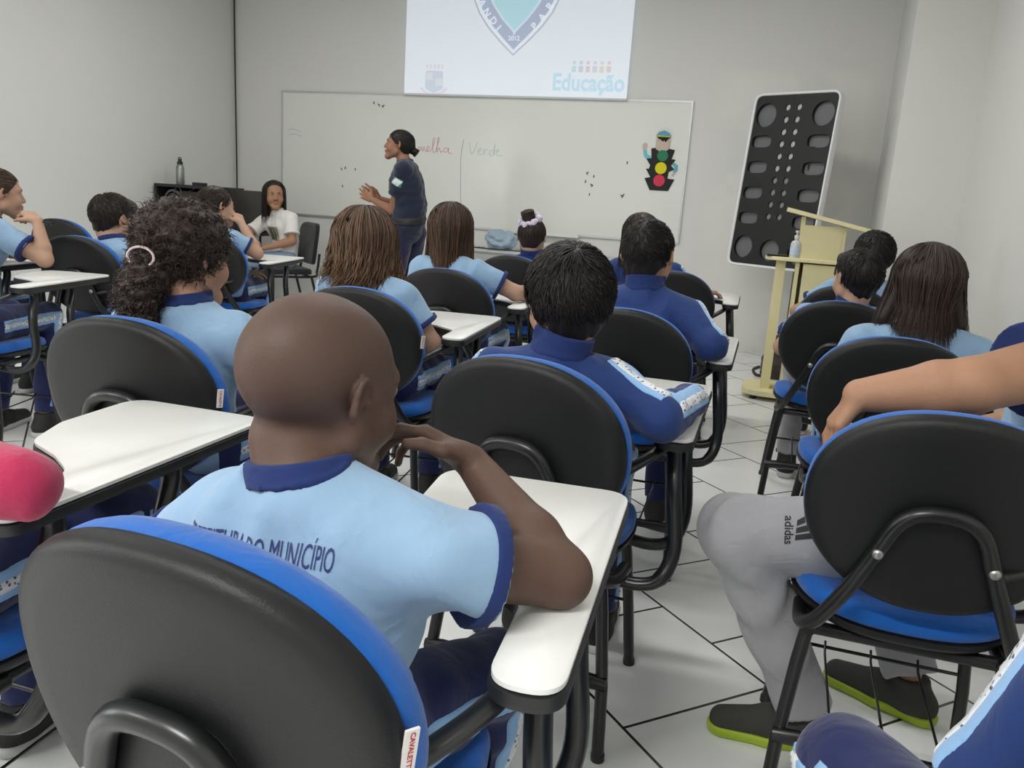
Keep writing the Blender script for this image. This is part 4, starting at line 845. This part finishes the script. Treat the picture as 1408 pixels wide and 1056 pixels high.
chair(c_hid, 'student chair mostly hidden behind the cropped-hair boy in navy')
chair(c_pink, 'student chair with clear white tablet beside the pink sleeve')
chair(c_curl, 'student chair of the girl with a curly ponytail', True)
chair(c_wavy, 'student chair of the girl with wavy light brown hair', True)
chair(c_str, 'student chair of the girl with long straight brown hair')
chair(c_bun, 'student chair behind the girl with bun and white scrunchie')
chair(c_cb, 'student chair with empty white tablet at the left, below the girl resting her chin')
chair(c_gl, 'student chair of the girl in profile at the left edge')
chair(c_b13, 'student chair of the short-haired boy by the left wall', True)
chair(c_14, 'unoccupied student chair farthest left, near the left wall')
chair(c_pony, 'student chair of the girl with tied hair and hand at her mouth')
chair(c_low, 'student chair at bottom right corner, under the striped navy jacket')
chair(c_adi, 'student chair with a bare forearm draped over its backrest')
chair(c_lh, 'student chair of the girl with straight dark shoulder-length hair at right')
chair(c_dk, 'student chair of the boy in front of the lectern, ear showing')
chair(c_bk, 'farthest student chair on the right, beside the lectern')
# ------------------------------------------------------------------ people
TAN, FAIR, BROWN, DARK = (.40, .225, .15), (.45, .27, .185), (.27, .135, .08), (.105, .060, .043)
BLK, DKB, BRN, LBR = (.012, .009, .008), (.026, .015, .011), (.06, .032, .021), (.13, .07, .042)
def dv(c, x, y, z): return at(c, x, y, z) - at(c, 0, 0, 0)
def arms_on(c, **k):
    r = dict(el=at(c, .235, .30, .765), wr=at(c, .12, .46, .745), f=dv(c, -.5, .8, 0), pn=(0, 0, -1)); l = dict(el=at(c, -.21, .24, .70), wr=at(c, -.03, .42, .748), f=dv(c, .5, .8, 0), pn=(0, 0, -1))
    r.update(k.get('R', {})); l.update(k.get('L', {})); return {'R': r, 'L': l}
def lap(c): return dict(el=at(c, -.22, .20, .66), wr=at(c, -.10, .42, .635), f=dv(c, .4, .9, -.1), pn=(0, 0, -1))
TEE = dict(top='tee', top_m=sky, trim_m=navy, bot_m=navy_t, shoe_m=blk_shoe, leg_stripe=(stripe_b, braid))
JAC = dict(top='jacket', top_m=navy_j, trim_m=navy, bot_m=navy_t, shoe_m=blk_shoe, stripe=(stripe_b, braid))
# the boy with the shaved head, nearest
p1 = person('boy with shaved head in light blue shirt leaning on one elbow in front', (-.475, .79, .945), -20, (-.466, .742, .836), (-.475, .79, .535), -6,
    {'R': dict(sh=(-.322, .738, .797), el=(-.196, .848, .754), wr=(-.34, .925, .846), f=(-.8, -.2, .38), pn=(-.35, -.45, -.55), curl=(.35, .42, .5, .6), thumb=.2, s=.86), 'L': dict(sh=(-.572, .75, .780), el=at(c_boy, -.22, .22, .66), wr=at(c_boy, -.06, .42, .70), f=dv(c_boy, .6, .7, 0), pn=(0, 0, -1))},
    seated(c_boy, kR=A(-.325, 1.02, .50)), DARK, None, sleeve=.43, h=.0042, hp=-6, hr=3, hs=.95, S=.128, bw=.88, collar_r=.059, fold=[((-.44, .67, .845), (-.40, .66, .70), .0045, .011), ((-.47, .68, .84), (-.50, .66, .70), .004, .012), ((-.39, .68, .83), (-.36, .68, .72), .0045, .010), ((-.345, .70, .81), (-.315, .72, .68), .005, .012), ((-.30, .745, .83), (-.262, .76, .745), .004, .010), ((-.29, .72, .79), (-.275, .745, .735), -.004, .009), ((-.55, .70, .82), (-.56, .70, .72), .004, .014)], seed=3, lips=(.12, .05, .045), scalp=(.062, .036, .027), wr_amp=.0055, wr_fr=(26, 60), arm_r=.98, **TEE)
v, f = text_mesh('PREFEITURA DO MUNICÍPIO', .030, 0); v = v * A(.50, 1.15, 1); c0 = A(-.490, .55, .803); rr = nrm(p1['rt'] + A(0, 0, .06)); uu = A(0, 0, 1.)
snap_mesh(p1['top'], c0 + np.outer(v[:, 0], rr) + np.outer(v[:, 1], uu), f, 'shirt_lettering', mat('navy_print', srgb(44, 52, 110), .7), p1['top_o'], p1['root'], p1['fw'], .0012, .03)
# boy with glasses, navy jacket
k = c_glass
p2 = person('dark-haired boy with glasses in navy jacket, forearm along white tablet', (-.432, 1.72, .954), 34, (-.435, 1.685, .832), at(k, 0, .20, .545), 4,
    {'R': dict(el=(-.19, 1.605, .765), wr=(-.155, 1.845, .757), f=(-.05, 1, -.08), pn=(0, 0, -1), out=(.6, -.5, .65), out2=(.75, 0, .7), curl=(.3, .4, .5, .6)), 'L': dict(el=at(k, -.22, .22, .70), wr=at(k, -.02, .42, .75), f=dv(k, .5, .8, 0), pn=(0, 0, -1))},
    seated(k), TAN, lambda C, M, s: hair_short(C, M, s, BLK, 4200, .005, .019, .062, -.078, length=.034, spiky=.16, r=.0015, fringe=1), h=.005, hp=-6, hs=.98, S=.132, seed=5, leg_stripe=(stripe_b, braid), **JAC)
def glasses(p, H, s):
    m = MB(); M = p['M']; a = np.linspace(0, 2 * np.pi, 22, endpoint=False); Tm = lambda P: A(*H) + (A(P) * s) @ M.T - p['root']
    for x in (-1, 1):
        m.tube(Tm(np.column_stack([x * .033 + .024 * np.cos(a), .103 - .003 * np.cos(a) * x, .006 + .019 * np.sin(a)])), .0016, 6, closed=True); m.tube(Tm(catmull([(x * .056, .098, .01), (x * .078, .05, .012), (x * .082, .0, .010), (x * .079, -.02, -.006)], 4)), .0016, 6)
    m.tube(Tm([(-.009, .104, .008), (0, .107, .011), (.009, .104, .008)]), .0015, 6); return m.build('glasses', black, p['body'])
glasses(p2, (-.432, 1.72, .954), .98)
# girl with curly ponytail
k = c_curl
p3 = person('girl with curly dark ponytail in light blue shirt', (-1.335, 1.62, .985), -12, (-1.315, 1.585, .862), at(k, 0, .20, .545), 2,
    arms_on(k, R=dict(el=(-1.065, 1.66, .70), wr=(-1.10, 1.85, .748))), seated(k), TAN,
    lambda C, M, s: hair_curly(C, M, s, (.034, .022, .018), 4200, .006, [((0, -.025, .055), (.09, .106, .082)), ((-.005, -.105, -.045), (.06, .05, .055)), ((-.02, -.12, -.095), (.058, .045, .055)), ((-.01, -.115, -.155), (.042, .036, .05))]), h=.0055, hs=.98, S=.135, seed=8, hp=-4, **TEE)
m = MB(); a = np.linspace(0, 2 * np.pi, 22, endpoint=False); M = p3['M']; m.tube(A(-1.335, 1.62, .985) + (np.column_stack([.012 + .034 * np.cos(a), np.full(22, -.135) + .25 * (.034 * np.cos(a)), .0 + .022 * np.sin(a)]) @ M.T) - p3['root'], .003, 6, closed=True); m.build('hair_tie', mat('pale_pink_elastic', srgb(206, 186, 184), .5), p3['hair'])
# girl with wavy light brown hair
k = c_wavy
p4 = person('girl with loose wavy light brown hair in light blue shirt', (-1.395, 2.60, .988), 24, (-1.375, 2.575, .858), at(k, 0, .20, .545), 4,
    arms_on(k, R=dict(el=(-1.135, 2.62, .66), wr=(-1.24, 2.76, .655), f=(-.5, .7, -.2))), seated(k), FAIR,
    lambda C, M, s: hair_long(C, M, s, (.085, .048, .030), (.23, .135, .072), 1300, .006, .30, .010, 2.2, .05, 122, .0021, .020, layer=.034), h=.006, hs=.97, S=.132, seed=12, **TEE)
# girl with long straight hair
k = c_str
p5 = person('girl with long straight brown hair resting bare forearm on tablet', (-1.435, 3.48, 1.018), 6, (-1.425, 3.455, .882), at(k, 0, .20, .555), 0,
    arms_on(k, R=dict(el=(-1.12, 3.50, .765), wr=(-1.03, 3.68, .752), f=(-.1, 1, 0)), L=dict(el=at(k, -.23, .24, .70))), seated(k), FAIR,
    lambda C, M, s: hair_long(C, M, s, (.055, .031, .021), (.15, .085, .045), 900, .0065, .31, .002, 1.2, .016, 112, .002, layer=.018), h=.0065, hs=.98, S=.135, seed=15, **TEE)
# girl with bun
k = c_bun
p6 = person('girl with dark bun and white scrunchie in navy jacket', (-1.378, 4.55, .957), 5, (-1.365, 4.53, .832), at(k, 0, .20, .54), 2, arms_on(k), seated(k), FAIR,
    lambda C, M, s: hair_tied(C, M, s, DKB, 420, .007, (-.022, -.06, .128), .0018, None, .040, True), h=.0075, hs=.95, seed=17, hp=-8, **JAC)
m = MB(); a = np.linspace(0, 2 * np.pi, 40, endpoint=False); ax = nrm(A(-.02, -.055, .075)); uu = nrm(np.cross(ax, (1, 0, 0))); vv = np.cross(ax, uu); ctr = A(-.012, -.058, .108)
m.tube(A(-1.378, 4.55, .957) + ((ctr + np.outer(np.cos(a) * (.054 + .006 * np.cos(9 * a)), uu) + np.outer(np.sin(a) * (.054 + .006 * np.sin(11 * a)), vv) + np.outer(.006 * np.sin(8 * a), ax)) @ p6['M'].T) * .95 - p6['root'], .016 + .005 * np.sin(7 * a), 8, closed=True); m.build('scrunchie', fabric('white_lilac_scrunchie', srgb(206, 196, 212), 300, .6), p6['hair'])
# cropped-hair boy in navy
k = c_navy
p7 = person('cropped-hair boy in navy jacket seen from behind, elbow on tablet', (-.425, 2.74, 1.012), -8, (-.415, 2.69, .885), at(k, 0, .20, .56), -4,
    arms_on(k, R=dict(el=(-.18, 2.58, .770), wr=(-.235, 2.80, .755), out=(.8, .1, .6)), L=dict(el=at(k, -.2, .28, .72))), seated(k), TAN,
    lambda C, M, s: hair_short(C, M, s, (.014, .011, .009), 2600, .0055, .006, .066, -.075, length=.016, spiky=.12, r=.0012), h=.0058, hs=1.0, S=.145, seed=21, girth=1.05, **JAC)
# girl mostly hidden behind him
k = c_hid
p8 = person('dark-haired girl mostly hidden behind the cropped-hair boy', (-.72, 4.34, 1.02), 4, (-.70, 4.36, .885), at(k, -.08, .20, .545), 2, arms_on(k, R=dict(el=at(k, .10, .16, .70), wr=(-.385, 4.52, .752), f=(.8, .5, 0))), seated(k), TAN,
    lambda C, M, s: hair_long(C, M, s, DKB, (.03, .018, .013), 420, .0075, .25, .002, 1, .01, 112, .0024, layer=.014), h=.0075, hs=1.0, seed=23, **JAC)
# right column
k = c_dk
p9 = person('boy with short dark hair and visible ear in front of the lectern', (.285, 3.56, .942), 27, (.275, 3.545, .822), at(k, 0, .20, .54), 6, arms_on(k, L=dict(el=at(k, -.20, .2, .64), wr=at(k, -.08, .4, .64), f=dv(k, .4, .9, 0))), seated(k, kL=A(.115, 3.93, .53)), FAIR,
    lambda C, M, s: hair_short(C, M, s, BLK, 1600, .006, .012, .06, -.066, length=.025, spiky=.18, r=.0014, fringe=1), h=.0065, hs=.97, seed=25, **dict(TEE, bot_m=grey_sw, leg_stripe=None))
k = c_bk
p10 = person('dark-haired boy farthest on the right beside the lectern', (.415, 4.46, 1.0), 12, (.41, 4.445, .873), at(k, .05, .20, .55), 2, arms_on(k), seated(k), TAN,
    lambda C, M, s: hair_short(C, M, s, BLK, 1300, .007, .018, .06, -.066, length=.03, spiky=.2, r=.0016, fringe=1), h=.0075, hs=1.0, seed=27, **TEE)
k = c_lh
p11 = person('girl with straight dark shoulder-length hair in light blue shirt', (.40, 2.66, .998), 4, (.41, 2.63, .862), at(k, .04, .20, .55), 0, arms_on(k, L=dict(el=at(k, -.12, .28, .68), wr=at(k, .03, .42, .66))), seated(k), FAIR,
    lambda C, M, s: hair_long(C, M, s, (.034, .022, .017), (.055, .033, .024), 1300, .0055, .205, .0015, 1, .036, 125, .0019, layer=.014), h=.006, hs=1.0, S=.15, seed=29, **TEE)
# left column
k = c_b13
p13 = person('short-haired boy in light blue shirt by the left wall', (-3.27, 3.42, .935), -14, (-3.23, 3.37, .82), at(k, 0, .20, .54), -4, arms_on(k, R=dict(el=at(k, .2, .3, .76))), seated(k), FAIR,
    lambda C, M, s: hair_short(C, M, s, (.02, .013, .010), 1800, .006, .013, .06, -.066, length=.022, spiky=.16, r=.0013, fringe=1), h=.0065, hs=1.04, hp=-10, S=.135, seed=31, **TEE)
k = c_gl
p14 = person('girl in profile at the left edge resting chin on hand', (-3.475, 2.95, 1.042), -24, (-3.50, 2.88, .915), at(k, .1, .22, .55), -12,
    {'R': dict(el=(-3.205, 2.93, .768), wr=(-3.262, 2.955, .938), f=(-.8, .05, .42), pn=(-.6, .1, -.5), curl=(.9, 1., 1.1, 1.2), thumb=.6), 'L': dict(el=(-3.60, 3.10, .77), wr=(-3.47, 3.12, .758), f=(.8, .2, -.05), pn=(0, 0, -1), curl=(.8, .9, .9, .9))},
    seated(k), FAIR, lambda C, M, s: hair_tied(C, M, s, BRN, 700, .006, (0, -.12, .03), .0015, [(0, -.12, .03, .025), (0, -.15, -.04, .028), (0, -.145, -.14, .02)]), h=.0055, hs=.97, S=.135, seed=33, **TEE)
m = MB(); a = np.linspace(0, 2 * np.pi, 20, endpoint=False); ax = nrm(A(-3.235, 2.985, .945) - A(-3.205, 2.93, .772)); uu = nrm(np.cross(ax, (1, 0, 0))); vv = np.cross(ax, uu); m.tube(A(-3.233, 2.98, .928) - p14['root'] + np.outer(np.cos(a), uu) * .0235 + np.outer(np.sin(a), vv) * .0235, .0028, 6, closed=True); m.build('wristband', black, p14['body'])
k = c_cb
p15 = person('person in navy trousers with pale stripe, cut off by the left edge', at(k, -.26, .16, 1.03), -5, at(k, -.24, .15, .885), at(k, -.02, .20, .545), 10, {'R': dict(el=at(k, -.06, .16, .66), wr=at(k, -.10, .38, .63), f=dv(k, -.4, .9, 0), pn=(0, 0, -1)), 'L': dict(el=at(k, -.40, .18, .66), wr=at(k, -.26, .36, .63), f=dv(k, .4, .9, 0), pn=(0, 0, -1))}, seated(k, back=.05), TAN,
    lambda C, M, s: hair_short(C, M, s, BLK, 500, .008, .012), h=.008, hs=.97, seed=35, leg_stripe=(stripe_b, braid), **JAC)
k = c_pony
p16 = person('girl with tied-back dark hair and hand raised to her mouth', (-3.245, 4.20, 1.015), -26, (-3.215, 4.13, .882), at(k, 0, .20, .55), -8,
    {'R': dict(el=(-2.965, 4.20, .765), wr=(-3.105, 4.245, .93), f=(-.55, .25, .6), pn=(-.7, .2, -.3), curl=(.9, 1., 1.1, 1.2)), 'L': dict(el=at(k, -.2, .22, .66), wr=at(k, .05, .42, .62), f=dv(k, .5, .8, 0), pn=(0, 0, -1))},
    seated(k), FAIR, lambda C, M, s: hair_tied(C, M, s, DKB, 500, .007, (0, -.115, -.03), .0016), h=.0068, hs=1.0, S=.135, seed=37, **TEE)
# seated woman in white
wc = (-4.06, 6.52, 140)
def visitor_chair(c, label):
    r = empty('visitor_chair', (c[0], c[1], 0), math.radians(c[2])); tag(r, label, 'chair'); up = fabric('black_chair_cloth', srgb(32, 34, 36), 800, .3)
    O = fillet([(-.22, .50), (.22, .50), (.23, .86), (-.23, .86)], [.06, .06, .1, .1], 7); m = MB(); cv = lambda o, y: np.column_stack([o[:, 0], y + .5 * o[:, 0] ** 2 - .12 * (o[:, 1] - .5), o[:, 1]])
    m.rings([cv(inset(O, .02), -.015), cv(inset(O, .003), -.012), cv(O, 0), cv(inset(O, .004), .022), cv(inset(O, .03), .03)]); m.build('backrest', up, r, 60)
    O = fillet([(-.23, .03), (.23, .03), (.23, .46), (-.23, .46)], .06, 7); m = MB(); slab(m, O, [(.02, .415), (.002, .42), (0, .445), (.01, .462), (.04, .468)]); m.build('seat', up, r, 60)
    for x in (-.235, .235):
        m = MB(); m.tube(catmull([(x, -.02, .60), (x, .0, .45), (x, .04, .40), (x, .40, .40), (x, .44, .37), (x, .43, .02)], 6), .0115, 9); m.build('leg', black, r); m = MB(); m.tube([(x, .05, .40), (x, -.05, .01)], .0115, 9); m.build('leg', black, r)
    m = MB(); m.tube([(-.235, .40, .40), (.235, .40, .40)], .01, 8); m.tube([(-.235, .06, .40), (.235, .06, .40)], .01, 8); m.build('crossbar', black, r); return r
visitor_chair(wc, 'plain black chair under the seated woman in a white shirt')
k = wc
p17 = person('seated woman with long dark hair in white t-shirt and jeans', (-4.27, 6.30, 1.075), 222, (-4.255, 6.345, .93), at(k, 0, .22, .555), 160,
    {'R': dict(el=(-4.50, 6.20, .70), wr=(-4.33, 6.02, .70), f=(.9, -.2, -.1), pn=(0, .2, -1), curl=(.5, .6, .6, .6)), 'L': dict(el=(-4.05, 6.24, .70), wr=(-4.22, 6.08, .635), f=(-.8, -.4, -.1), pn=(0, 0, -1))},
    {'R': (at(k, .09, .22, .535), A(-4.62, 6.02, .54), A(-4.52, 6.02, .10), A(-.2, -1, 0)), 'L': (at(k, -.09, .22, .535), A(-4.38, 5.90, .53), A(-4.40, 6.0, .10), A(.1, -1, 0))}, (.36, .19, .115),
    lambda C, M, s: hair_long(C, M, s, BLK, (.014, .010, .009), 500, .0065, .27, .0015, 1, .008, 128, .0022, layer=.012), 'tee', white_tee, white_tee, jeans, blk_shoe, h=.0065, hs=1.02, S=.155, bw=.95, seed=41, PY=140, brow=(.09, .05, .033), collar=False, sleeve=.68)
m = MB(); v, f = [A([(-.07, -.06), (.07, -.06), (.07, .06), (-.07, .06)]), [(0, 1, 2, 3)]]; f0 = p17['fw']; r0 = p17['rt']; cc = lerp(p17['P'], p17['N'], .52) + f0 * .2
snap_mesh(p17['top'], cc + np.outer(v[:, 0], r0) + np.outer(v[:, 1], A(0, 0, 1)), f, 'shirt_print', mat('olive_print', srgb(150, 150, 120), .7, var=.8, vscale=18), p17['top_o'], p17['root'], -f0, .001, .02)
for x, w_ in ((-.015, .016), (.03, .02)):
    v = A([(x - w_, -.05), (x + w_, -.05), (x + w_ * .7, .05), (x - w_ * .7, .05)]); snap_mesh(p17['top'], cc + np.outer(v[:, 0], r0) + np.outer(v[:, 1], A(0, 0, 1)), f, 'shirt_print_figure', mat('dark_print', srgb(84, 84, 74), .7), p17['top_o'], p17['root'], -f0, .002, .02)
S_ = SDF(); S_.u(q_ell((0, 0, .0), (.15, .07, .11)), .03); S_.u(q_ell((.06, 0, -.03), (.12, .065, .09)), .04); S_.disp = wrinkles(.004, 2, (30, 50)); S_.amp = .01
V, Q = S_.mesh(.008); hb = link('handbag', np_mesh('handbag', V, Q), mat('brown_leather', srgb(104, 70, 54), .45, bump=.3, bscale=60), None, (-4.42, 5.93, .655)); hb.rotation_euler = (0, 0, .5); tag(hb, 'brown leather bag on the lap of the woman in white', 'bag')
m = MB(); m.tube(catmull([(-.10, 0, .07), (-.09, 0, .17), (-.03, 0, .20), (.03, 0, .18), (.06, 0, .09)], 5), .014, 8, flat=.5, flatdir=(0, 1, 0)); m.build('strap', black, hb)
# officer
p18 = person('uniformed woman standing in profile with hands together before the whiteboard', (-2.93, 5.97, 1.520), 108, (-2.865, 5.97, 1.375), (-2.84, 5.98, .90), 108,
    {'L': dict(el=(-2.915, 5.86, 1.03), wr=(-3.115, 5.90, 1.105), f=(-.85, .12, .40), pn=(.1, .9, -.2), curl=(.1, .15, .25, .35), spread=.16, s=.95), 'R': dict(el=(-2.93, 6.16, 1.05), wr=(-3.12, 6.02, 1.115), f=(-.8, -.12, .5), pn=(.1, -.9, -.2), curl=(.15, .2, .3, .4), spread=.14, s=.95)},
    {'R': (A(-2.84, 6.07, .86), A(-2.88, 6.09, .47), A(-2.83, 6.10, .10), A(-1, .1, 0)), 'L': (A(-2.86, 5.89, .86), A(-2.90, 5.87, .47), A(-2.86, 5.86, .10), A(-1, -.2, 0))}, (.30, .15, .09),
    lambda C, M, s: hair_tied(C, M, s, BLK, 700, .0055, (0, -.125, -.015), .0015, None, .03, True), 'tee', officer_n, officer_n, officer_p, blk_shoe, h=.0055, hp=9, hs=1.0, S=.165, girth=1.32, bw=1., seed=43, sleeve=.6, wr_amp=.003)
bs = SDF(); z0 = 1.0; P_, N_, sp = p18['P'], p18['N'], p18['sp']
fT = p18['top']; bz = P_ + sp * .055
bs.u((lambda P: np.maximum(fT.ev(P) - .007, np.abs((P - bz) @ sp) - .026), bz, .28), 0); obj_sdf(bs, 'duty_belt', mat('black_webbing', srgb(26, 27, 30), .6), .006, p18['body'], p18['root'])
pc = MB(); pc.box((-.035, -.028, -.06), (.035, .028, .05), rotm(0), (bz + A(-.12, -.13, -.01)) - p18['root']); pc.build('radio_pouch', mat('black_webbing', srgb(26, 27, 30), .6), p18['body'], None)
v = A([(-.045, -.03), (.045, -.03), (.045, .03), (-.045, .03)]); shL = p18['sh']['L']; cP = lerp(shL, (-2.915, 5.86, 1.03), .28) + A(0, -.3, 0)
snap_mesh(p18['top'], cP + np.outer(v[:, 0], A(.9, 0, -.35)) + np.outer(v[:, 1], A(.35, 0, .9)), f, 'sleeve_patch', mat('green_patch', srgb(70, 128, 116), .6), p18['top_o'], p18['root'], (0, 1, 0), .0012, .012)
v = A([(-.045, -.02), (.02, -.03), (.045, .018), (-.02, .03)]); snap_mesh(p18['top'], cP + np.outer(v[:, 0], A(.9, 0, -.35)) + np.outer(v[:, 1], A(.35, 0, .9)), f, 'patch_band', mat('white_patch', srgb(206, 216, 214), .6), p18['top_o'], p18['root'], (0, 1, 0), .002, .012)
# person with pink sleeve
k = c_pink
p19 = person('person in pink long sleeve, elbow on tablet at the left edge', (-1.33, .80, 1.03), 5, (-1.30, .80, .895), at(k, -.04, .20, .545), 5,
    {'R': dict(sh=(-1.17, .70, .79), el=(-.912, .775, .764), wr=(-1.15, .84, .758), f=(-.8, .5, 0), pn=(0, 0, -1)), 'L': lap(k)}, seated(k, spread=.12), TAN, lambda C, M, s: hair_short(C, M, s, BLK, 500, .008, .012), 'long', pinkm, pinkm, navy_t, blk_shoe, h=.007, leg_stripe=(stripe_b, braid), S=.14, seed=45, arm_r=.92, collar=False)
# person sitting sideways, arm over the backrest
p20 = person('person in grey sweatpants seated sideways, bare forearm draped over chair back', (.72, 1.96, 1.13), 78, (.635, 1.91, .995), (.49, 1.86, .565), 80,
    {'L': dict(sh=(.545, 1.765, .945), el=(.345, 1.605, .902), wr=(.165, 1.612, .858), f=(-.48, -.02, -.86), pn=(.7, .1, -.5), curl=(.3, .35, .4, .45), s=.9, r=1.25), 'R': dict(el=(.56, 2.12, .74), wr=(.36, 2.08, .64), f=(-.9, -.1, -.1), pn=(0, 0, -1))},
    {'L': (A(.40, 1.76, .54), A(-.02, 1.70, .52), A(.165, 1.79, .11), A(-1, -.10, 0)), 'R': (A(.45, 1.93, .54), A(.27, 2.16, .50), A(.415, 2.03, .11), A(-1, .5, 0))}, (.40, .215, .13),
    lambda C, M, s: hair_short(C, M, s, BLK, 600, .008, .012), 'tee', sky, navy, grey_sw, char_shoe, h=.0052, hs=1.0, S=.16, girth=1.12, seed=47, leg_wr=.0055, bw=1., sleeve=.46, arm_r=1.12, sole=lime, PY=80)
def adidas():
    c = A(.078, 1.3, .560); ax = nrm(A(.42, .06, .02)); up = A(0, 0, 1.); S = p20['bot']; out = []
    v, f = text_mesh('adidas', .024, .0004); w = c + np.outer(v[:, 0] * .9, -up * .95 + ax * .1) + np.outer(v[:, 1], ax * 1.0 + up * .1)
    ink_ = mat('black_print', srgb(36, 36, 40), .7); snap_mesh(S, w, f, 'trouser_lettering', ink_, p20['bot_o'], p20['root'], (0, 1, 0), .0012, .03)
    for i, h_ in enumerate((.016, .026, .036)):
        x = .022 + i * .0; q = A([(-.020 + i * .013, .0), (-.010 + i * .013, 0), (-.010 + i * .013 - .008, h_), (-.020 + i * .013 - .008, h_ * .84)]); w = c + ax * .014 + np.outer(q[:, 0], -up) + np.outer(q[:, 1], ax)
        snap_mesh(S, w, [(0, 1, 2, 3)], 'trouser_bar', ink_, p20['bot_o'], p20['root'], (0, 1, 0), .0012, .03)
adidas()
# person at bottom right
k = c_low
p21 = person('person in navy striped jacket at the bottom right corner', (.47, .80, 1.06), 10, (.455, .78, .905), at(k, .05, .20, .545), 10,
    {'L': dict(sh=(.325, .80, .835), el=(.262, .835, .635), wr=(.36, .98, .60), f=(.6, .6, 0), pn=(0, 0, -1), out=(-1, .35, .25)), 'R': dict(el=at(k, .24, .3, .765), wr=at(k, .12, .46, .75), f=(-.5, .8, 0), pn=(0, 0, -1))},
    seated(k, kL=A(.155, .975, .525)), TAN, lambda C, M, s: hair_short(C, M, s, BLK, 500, .008, .012), h=.0052, seed=49, S=.125, leg_stripe=(stripe_b, braid), **JAC)
# ------------------------------------------------------------------ camera and light
def cam():
    yaw, pit, rol, h, f = .306573, .220146, .0648283, 1.1691, 1128.3
    cy, sy, cp, sp = math.cos(yaw), math.sin(yaw), math.cos(pit), math.sin(pit)
    fw = A(-sy * cp, cy * cp, -sp); r = A(cy, sy, 0); u = np.cross(r, fw); r2 = math.cos(rol) * r + math.sin(rol) * u; u2 = -math.sin(rol) * r + math.cos(rol) * u
    c = bpy.data.cameras.new('camera'); c.sensor_width = 36; c.lens = 36 * f / 1408; c.clip_start = .02
    o = bpy.data.objects.new('camera', c); COL.objects.link(o); o.matrix_world = Matrix([[r2[i], u2[i], -fw[i], (0, 0, h)[i]] for i in range(3)] + [[0, 0, 0, 1]]); scn.camera = o
cam()
def lamp(name, loc, size, e, col=(1, .99, .97), rot=(0, 0, 0)):
    l = bpy.data.lights.new(name, 'AREA'); l.shape = 'RECTANGLE'; l.size, l.size_y = size; l.energy = e; l.color = col
    o = bpy.data.objects.new(name, l); COL.objects.link(o); o.location = loc; o.rotation_euler = rot; return o
for x, y, e in ((-.8, -1.1, 80), (-3.6, -1.2, 50), (-1.0, 2.6, 18), (-3.7, 2.4, 18), (-1.0, 5.0, 24), (-3.5, 5.0, 19)): lamp('ceiling_tube_and_fill', (x, y, ZC - .06), (1.2, .16), e)  # rear row: ceiling tubes; middle and front rows are fill added to brighten the walls
lamp('left_fill_light', (XL + .04, -.6, 1.7), (1.8, 1.2), 45, (.93, .97, 1.), (0, math.radians(-90), 0))  # cool fill light added at the left wall, which has no window
w = bpy.data.worlds.new('World'); scn.world = w; w.use_nodes = True; w.node_tree.nodes['Background'].inputs[0].default_value = (.8, .85, .9, 1); w.node_tree.nodes['Background'].inputs[1].default_value = .15
vs = scn.view_settings; vs.view_transform = 'Standard'; vs.look = 'None'; vs.exposure = .05; vs.gamma = 1; vs.use_curve_mapping = False
scn.cycles.use_denoising = True
